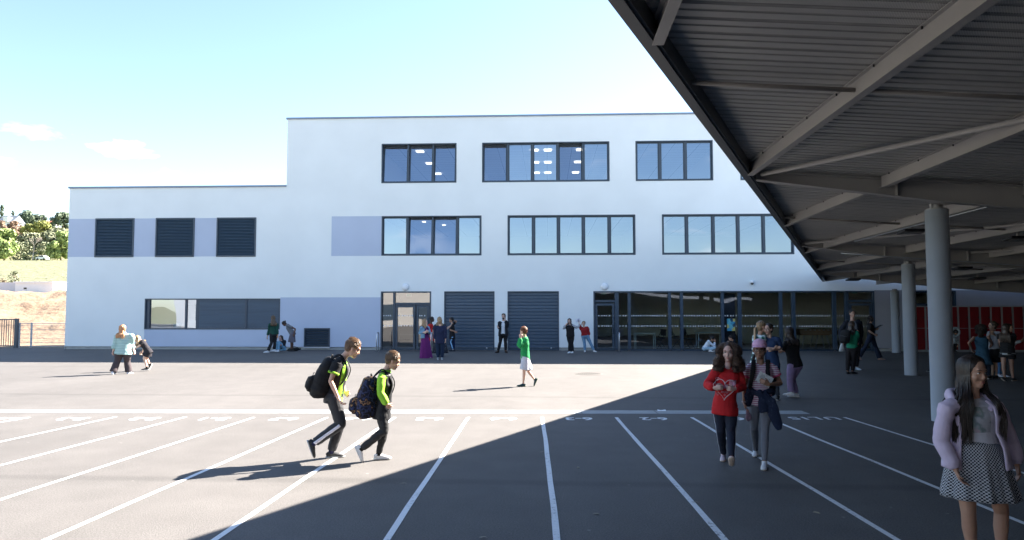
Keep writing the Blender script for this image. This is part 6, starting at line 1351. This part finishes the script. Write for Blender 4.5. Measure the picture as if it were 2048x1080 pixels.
person('boy in a black T-shirt and blue striped tracksuit trousers with one arm behind his head', (906, 703), 1.60,
    dict(head=(902.5, 640.5), neck=(904.5, 649.5), pel=(904.5, 673), Re=(913, 642.5, .1), Rw=(906.5, 641, .1), Le=(900.5, 660, -.15), Lw=(909, 662.5, -.2), Lh=(912.5, 664, -.2), Lk=(901, 684, -.05), La=(906, 699.5, -.05), Rk=(908, 685, .1), Ra=(907, 699.5, .1)), face=-85, skn=(.34, .19, .13),
    top=dict(mat=cloth((.012, .012, .014)), sleeve=.4, ex=.026, z0=-.12), bottom=dict(mat=cloth((.014, .03, .08)), ex=.016, flare=.01, stripe=cloth((.25, .48, .72)), sw=.025), shoes=((.02, .02, .03), (.1, .1, .1)), hair=('short', DK1, DK2, .3), socks=(.6, .6, .65))
M1 = person('man in a dark suit on the phone between the two roller doors', (1004, 705.5), 1.80,
    dict(head=(1007, 633), neck=(1006.8, 643.5), pel=(1006.5, 668), Re=(999.5, 655), Rw=(997.5, 655.5, -.22), Rh=(995.5, 653.5, -.26), Le=(1014.5, 652.5, -.08), Lw=(1011.5, 640.5, -.12), Lh=(1010.5, 636, -.10), Rk=(1000.5, 684), Ra=(996, 701.5), Lk=(1011, 684), La=(1011.5, 701.5), Rf=-35, Lf=20), face=-5, head=-12, skn=(.5, .32, .25),
    top=dict(mat=cloth((.68, .70, .74)), sleeve=0, ex=.010, z0=.0, collar=.02), bottom=dict(mat=cloth((.014, .014, .017)), ex=.014, flare=.008), shoes=((.05, .03, .02), (.03, .02, .02)), hair=('short', DK1, BR2, .1))
open_jacket(M1, cloth((.014, .015, .020)), 26, .032, -.16, .97, 'suit_jacket', .004, .01, .95, .02)
q = MB(); H = M1['H']; q.ball(H(0, .055, -.085), (.050*M1['s'], .045*M1['s'], .036*M1['s'])); q.build('beard', hairm(DK1, DK2), M1['o']); Pp = H(.088, .01, -.02); q = MB(); q.obox(Pp, M1['l']*.006, M1['f']*.03, UP*.065); tag(q.build('phone', M['black_plastic']), 'black phone held to the ear of the man in the suit', 'phone')
person('smiling woman in a black vest over pale sleeves leaning on the white wall', (1141, 706.5), 1.62,
    dict(head=(1138.8, 642.3), neck=(1140, 650.5), pel=(1140.8, 670), Re=(1127.5, 656.5), Rw=(1131, 650.5, -.1), Le=(1153, 655), Lw=(1160, 650.5, -.05), Rk=(1139.5, 687), Ra=(1139.5, 702.5), Lk=(1143.5, 687), La=(1145, 702.5), Rf=-30, Lf=-20), face=-8, skn=(.5, .32, .25),
    top=dict(mat=cloth((.42, .44, .48)), sleeve=.95, ex=.012, z0=.0, se=.014), bottom=dict(mat=cloth((.012, .012, .014)), ex=.02, flare=.014), shoes=((.72, .74, .76), (.7, .7, .7)), hair=('long', DK1, DK2, .20, 0))
def vest_of(lab_obj, m): pass
V1 = person('woman in a red sweater and jeans leaning on the wall and waving paper', (1171, 704), 1.56,
    dict(head=(1167.3, 647.5), neck=(1168, 655), pel=(1170, 671), Re=(1161.5, 656), Rw=(1158.5, 648.5, -.05), Rh=(1157.5, 644, -.05), Le=(1177, 663), Lw=(1178.5, 671.5), Rk=(1169, 687), Ra=(1170, 701), Lk=(1180.5, 685.5), La=(1188, 699.5), Rf=-5, Lf=40), face=-8, skn=(.55, .36, .28),
    top=dict(mat=cloth((.30, .016, .02)), name='sweater', sleeve=.92, ex=.026, z0=.0, se=.02), bottom=dict(name='jeans', mat=cloth((.16, .29, .44)), ex=.014, flare=.012), shoes=((.7, .7, .7), (.7, .7, .7)), hair=('short', BL1, (.3, .2, .12), .2))
P = at(1156, 640.5, V1['d0']-.08); q = MB(); q.obox(P, (RT+UP*.2)*.10, (UP-RT*.3)*.07, FH*.002); q.obox(P+RT*.05-UP*.03, (RT-UP*.4)*.07, (UP+RT*.2)*.06, (FH+RT*.1)*.002); tag(q.build('paper_sheet', cloth((.70, .72, .80))), 'pale paper sheets waved above the red sweater', 'paper')
# black vest of the smiling woman
for o_ in list(S.collection.objects):
    if o_.get('label', '').startswith('smiling woman'): SW = o_
q = MB(); a = at(1140.8, 672, 29.9); d_ = dist(1141, 706.5); pl_, nk_ = at(1140.8, 670, d_), at(1140, 650.5, d_)
q.tube([pl_-UP*.0, lerp(pl_, nk_, .4), lerp(pl_, nk_, .75), lerp(pl_, nk_, .93), nk_], [(.175, .14), (.165, .13), (.19, .145), (.185, .115), (.08, .08)], 18, side=RT); solid(q, 'vest', cloth((.012, .012, .014)), SW, .012, 2, .004)
# --- seated by the glazing
person('person in a white hoodie and light jeans sitting cross-legged and hunched by the hall glazing', (1419, 703.5), 1.55,
    dict(head=(1424, 678.5), neck=(1418.5, 682.5), pel=(1409.5, 697), Re=(1429, 693, -.15), Rw=(1429.5, 684, -.1), Le=(1430, 692, .1), Lw=(1428, 683, .05), Rk=(1430, 696.5, -.2), Ra=(1420, 700.5, -.25), Lk=(1432, 695.5, .15), La=(1428, 701, -.1), Rf=60, Lf=60), face=80, head=85, tilt=35, sit=True, skn=TAN,
    top=dict(mat=cloth((.66, .72, .80)), name='hoodie', sleeve=.95, ex=.024, z0=.0), bottom=dict(name='jeans', mat=cloth((.30, .42, .52)), ex=.016), shoes=((.6, .6, .6), (.6, .6, .6)), hair=('tied', DK1, DK2, .08, 'bun'))
person('dark haired person in black sitting by the glazing, mostly hidden by the curly hair', (1467, 703), 1.55,
    dict(head=(1461.5, 676.5), neck=(1466, 682), pel=(1473, 697), Re=(1464, 692), Rw=(1460, 688), Le=(1462, 692, -.15), Lw=(1459, 687, -.15), Rk=(1457, 689, .1), Ra=(1455, 700, .1), Lk=(1457, 689, -.15), La=(1455, 700.5, -.15)), face=-80, tilt=20, sit=True, skn=LIGHT,
    top=dict(mat=cloth(BLACK), sleeve=.95, ex=.024, z0=.0), bottom=dict(mat=cloth((.02, .02, .03)), ex=.014), shoes=((.05, .05, .05), (.1, .1, .1)), hair=('short', DK1, DK2, .3))
# --- trio behind the two girls
plaid = xmat('green_plaid', lambda n, p, v: plaidf(n, p, v)) if False else None
def plaidf(n, p, v):
    cs = []
    for ax, sc_ in (('X', 3.6), ('Z', 3.6)):
        w = n.nodes.new('ShaderNodeTexWave'); w.bands_direction = ax; w.inputs['Scale'].default_value = sc_; w.inputs['Distortion'].default_value = .3; n.links.new(v, w.inputs['Vector']); cs.append(w.outputs['Fac'])
    a = n.nodes.new('ShaderNodeMath'); a.operation = 'ADD'; n.links.new(cs[0], a.inputs[0]); n.links.new(cs[1], a.inputs[1]); r = n.nodes.new('ShaderNodeValToRGB'); r.color_ramp.interpolation = 'CONSTANT'; e = r.color_ramp.elements
    h_ = n.nodes.new('ShaderNodeMath'); h_.operation = 'MULTIPLY'; h_.inputs[1].default_value = .5; n.links.new(a.outputs[0], h_.inputs[0]); e[0].color = (.02, .08, .07, 1); e[1].position = .38; e[1].color = (.22, .32, .33, 1); k_ = e.new(.66); k_.color = (.55, .62, .64, 1); n.links.new(h_.outputs[0], r.inputs[0]); n.links.new(r.outputs[0], p.inputs['Base Color'])
person('girl with long blond hair in a green and white checked overshirt facing away', (1516, 798), 1.50,
    dict(head=(1524, 654), neck=(1519, 672), pel=(1514, 724), Le=(1508, 698, -.1), Lw=(1522, 704, .1), Re=(1526, 700, .15), Rw=(1531, 700, .1), Lk=(1512, 758), La=(1510, 790), Rk=(1518, 758), Ra=(1519, 792)), face=125, head=110, skn=LIGHT,
    top=dict(mat=xmat('green_plaid', plaidf), name='overshirt', sleeve=.9, ex=.026, z0=-.22, hem=.015), bottom=dict(name='jeans', mat=cloth((.28, .34, .40)), ex=.012), shoes=((.03, .03, .03), (.4, .4, .4)), hair=('tied', (.16, .10, .05), (.48, .33, .19), .36, 'tail'))
N1 = person('girl with glasses and crossed arms in a navy T-shirt behind the pink cap', (1549, 799), 1.50,
    dict(head=(1537, 658.5), neck=(1540, 676), pel=(1545, 727), sw=1.05, Re=(1529, 696, -.05), Rw=(1548, 697, -.2), Rh=(1558, 694, -.2), Le=(1562, 697, -.03), Lw=(1545, 700, -.24), Lh=(1536, 697, -.24), Rk=(1541, 762), Ra=(1540, 793), Lk=(1552, 762), La=(1556, 793)), face=-15, head=-35, skn=(.42, .26, .20),
    top=dict(mat=cloth((.020, .040, .095)), sleeve=.42, ex=.020, z0=-.10), bottom=dict(mat=cloth((.03, .035, .045)), ex=.012), shoes=((.02, .02, .02), (.5, .5, .5)), hair=('tied', DK1, BR1, .1, 'bun'))
glasses(N1, (.25, .2, .2))
person('girl in a black top and lilac trousers leaning back, seen from behind', (1588, 795), 1.50,
    dict(head=(1577.5, 665), neck=(1582, 682), pel=(1590, 730), Le=(1566, 700), Lw=(1560, 699, .1), Re=(1584, 704, .15), Rw=(1566, 702, .2), Lk=(1580, 757, -.08), La=(1583, 785, -.1), Rk=(1584, 757, .1), Ra=(1592, 788, .02), Lf=-95, Rf=-85), face=-135, head=-150, skn=LIGHT, build=1.12,
    top=dict(mat=cloth(BLACK), sleeve=.5, ex=.026, z0=-.04, hem=.01), bottom=dict(mat=cloth((.27, .20, .34)), ex=.020, flare=.012), shoes=((.70, .70, .72), (.66, .66, .68)), hair=('long', (.018, .012, .01), (.06, .04, .03), .20, 1))
# --- under the canopy
M2 = person('tall man in a dark navy suit with a white bag behind the girl in green', (1712, 740), 1.84,
    dict(head=(1705, 628), neck=(1705, 642), pel=(1708, 682), Re=(1681, 663, .1), Rw=(1684, 682, .05), Le=(1722, 665), Lw=(1717, 684, -.1), Rk=(1704, 711), Ra=(1704, 736), Lk=(1714, 711), La=(1713, 735), Lf=35), face=15, head=25, skn=(.40, .24, .18), build=1.08,
    top=dict(mat=cloth((.16, .17, .20)), sleeve=0, ex=.012, z0=.0), bottom=dict(mat=cloth((.010, .010, .013)), ex=.015), shoes=((.50, .56, .62), (.5, .55, .6)), hair=('short', DK1, (.05, .045, .04), .12))
open_jacket(M2, cloth((.010, .013, .022)), 22, .034, -.18, .97, 'suit_jacket', .004, .01, .95, .022)
P = at(1684, 694, M2['d0']); q = MB(); q.tube([P+UP*.13, P+UP*.05, P-UP*.13], [(.02, .015), (.055, .03), (.10, .045)], 12, side=RT); tag(q.build('carrier_bag', cloth((.50, .54, .56))), 'white plastic bag hanging at the side of the man in the navy suit', 'bag')
K1 = person('girl in a green top with a black rucksack beside the tall man', (1700, 748), 1.58,
    dict(head=(1704, 650), neck=(1704, 663), pel=(1704, 696), Re=(1713, 681), Rw=(1716, 668, .1), Le=(1696, 680), Lw=(1700, 686, .15), Lk=(1696, 722), La=(1695, 743), Rk=(1707, 722), Ra=(1705, 743), Lf=160, Rf=130), face=150, skn=LIGHT,
    top=dict(mat=cloth((.012, .19, .11)), sleeve=.95, ex=.018, z0=.0), bottom=dict(mat=cloth((.014, .012, .014)), ex=.016), shoes=((.03, .03, .03), (.08, .08, .08)), hair=('long', (.022, .013, .010), (.06, .035, .022), .22, 1))
strap_pack(K1, at(1692, 660, K1['d0']-.14), at(1688, 687, K1['d0']-.14), -K1['TF'], .30, .18, cloth((.014, .015, .017)), 'black rucksack on the girl in the green top', True)
T1 = person('woman in a black T-shirt and dark flared jeans striding right with a tablet', (1744, 720), 1.64,
    dict(head=(1742, 638), neck=(1741, 648), pel=(1741, 671), Re=(1738.5, 662, -.15), Rw=(1750, 669.5, -.18), Rh=(1756, 672, -.15), Le=(1744, 662, .15), Lw=(1750, 659, .1), Rk=(1731.5, 693, -.05), Ra=(1718, 711.5, -.05), Rt=((1715, 711), (1722, 718)), Lk=(1752, 694, .1), La=(1759.5, 716, .1)), face=90, head=95, skn=(.40, .25, .19),
    top=dict(mat=cloth(BLACK), sleeve=.45, ex=.016, z0=-.02), bottom=dict(name='jeans', mat=cloth((.010, .016, .035)), ex=.014, flare=.05, len=.98), shoes=((.35, .25, .2), (.3, .2, .2)), hair=('curly', DK1, DK2, .08))
P = at(1757, 653, T1['d0']); q = MB(); q.obox(P, (RT*.9+UP*.42)*.13, FH*.09, UP*.006); tag(q.build('tablet', M['black_plastic']), 'dark tablet carried by the striding woman in the black T-shirt', 'tablet')
person('person with a white hood crouching in front of the red lockers', (1907, 709), 1.5,
    dict(head=(1911, 666), neck=(1909, 674), pel=(1904, 692), Re=(1917.5, 682), Rw=(1915, 689, -.1), Le=(1903, 684, .1), Lw=(1906, 690, .1), Rk=(1913, 690, -.1), Ra=(1909, 701), Lk=(1900, 690, .1), La=(1902, 701)), face=40, head=30, tilt=50, sit=True, skn=TAN,
    top=dict(mat=cloth((.42, .47, .50)), name='hoodie', sleeve=.95, ex=.022, z0=.15), bottom=dict(mat=cloth(BLACK), ex=.02), shoes=((.03, .03, .03), (.1, .1, .1)), hair=('short', DK1, DK2, .2))
for o_ in list(S.collection.objects):
    if o_.get('label', '').startswith('person with a white hood'): HO = o_
q = MB(); c0 = at(1910, 664, dist(1907, 709)); q.tube([c0+RT*.15*math.cos(a)+UP*.16*math.sin(a)-FH*.04 for a in [2*math.pi*i/20 for i in range(21)]], .05, 10, cap=False); q.build('hood', cloth((.42, .47, .50)), HO)
person('woman in a blue halter top with curly dark hair, back turned', (1967, 758), 1.56,
    dict(head=(1962, 657), neck=(1962, 672), pel=(1965, 706), Le=(1938, 686, -.02), Lw=(1944, 699, .15), Re=(1984, 687, .02), Rw=(1979, 698, .2), Lk=(1966, 730), La=(1966, 752), Rk=(1976, 730), Ra=(1977, 752)), face=175, skn=(.34, .20, .15),
    top=dict(mat=cloth((.020, .060, .10)), sleeve=0, ex=.020, z0=-.32, hem=.055, amp=.01), bottom=dict(mat=cloth((.014, .022, .04)), ex=.015), shoes=((.03, .03, .03), (.5, .5, .5)), hair=('curly', DK1, (.035, .02, .015), .13))
person('child in a white T-shirt and black shorts with an arm raised to the shoulder', (1987, 757), 1.55,
    dict(head=(1985, 652), neck=(1988, 664), pel=(1988, 700), Re=(1977, 676), Rw=(1981, 666, -.1), Le=(1997, 678), Lw=(1988, 668, -.18), Rk=(1986, 727), Ra=(1985, 751), Lk=(1992, 727), La=(1993, 751)), face=-45, head=-60, skn=(.42, .27, .2),
    top=dict(mat=cloth((.42, .44, .50)), sleeve=.45, ex=.022, z0=.0), bottom=dict(kind='shorts', name='shorts', mat=cloth(BLACK), ex=.02, len=.85, flare=.02), shoes=((.03, .03, .03), (.3, .3, .3)), hair=('tied', BR1, BR2, .1, 'bun'))
person('person in bright blue jeans mostly hidden behind the varsity jacket', (2000, 754), 1.58,
    dict(head=(2019, 656), neck=(2015, 668), pel=(2006, 703), Re=(2010, 684), Rw=(2005, 694), Le=(2022, 684), Lw=(2020, 696), Rk=(1998, 727), Ra=(1997, 749), Lk=(2006, 727), La=(2006, 749)), face=60, skn=LIGHT,
    top=dict(mat=cloth((.03, .03, .035)), sleeve=.9, ex=.018, z0=.0), bottom=dict(name='jeans', mat=cloth((.09, .22, .46)), ex=.014), shoes=((.5, .52, .6), (.5, .5, .5)), hair=('long', DK1, BR1, .15, 1))
person('girl in a black and white varsity jacket and black shorts with long brown hair', (2017, 762), 1.58,
    dict(head=(2012, 656), neck=(2013, 669), pel=(2015, 706), Re=(2028, 687, -.05), Rw=(2041, 682, -.1), Rh=(2047, 679, -.1), Le=(2000, 684, .1), Lw=(2002, 694, .2), Lk=(2007, 730), La=(2009, 752), Lt=((2004, 757), (2014, 765)), Rk=(2023, 731), Ra=(2026, 755)), face=165, skn=(.34, .2, .15),
    top=dict(mat=cloth((.014, .014, .016)), name='jacket', sleeve=.25, ex=.030, z0=-.04, hemband=cloth((.40, .43, .45))), bottom=dict(kind='shorts', name='shorts', mat=cloth(BLACK), ex=.016, len=.42, flare=.01), shoes=((.03, .03, .03), (.35, .3, .25)), hair=('long', (.022, .014, .01), (.08, .05, .035), .30, 1))
for o_ in list(S.collection.objects):
    if o_.get('label', '').startswith('girl in a black and white varsity'): VJ = o_
dv_ = dist(2017, 762); q = MB(); q.tube([at(2019, 677, dv_), at(2028, 687, dv_-.05), at(2041, 682, dv_-.1)], [.062, .058, .042], 12); q.ball(at(2028, 687, dv_-.05), .058); solid(q, 'sleeve', cloth((.42, .45, .48)), VJ, .012, 2, .006)
person('person in a red top almost hidden behind the big grey column', (1868, 743), 1.52,
    dict(head=(1872, 653), neck=(1871, 664), pel=(1869, 697), Re=(1861, 679), Rw=(1862, 692), Rk=(1866, 720), Ra=(1864, 739), Lk=(1873, 720), La=(1873, 739), Rf=-60), face=-30, skn=LIGHT,
    top=dict(mat=cloth((.22, .02, .03)), sleeve=.9, ex=.02, z0=-.02), bottom=dict(mat=cloth((.02, .02, .025)), ex=.014), shoes=((.03, .03, .03), (.55, .55, .55)), hair=('short', DK1, DK2, .2))

bpy.data.scenes.remove(TMP)
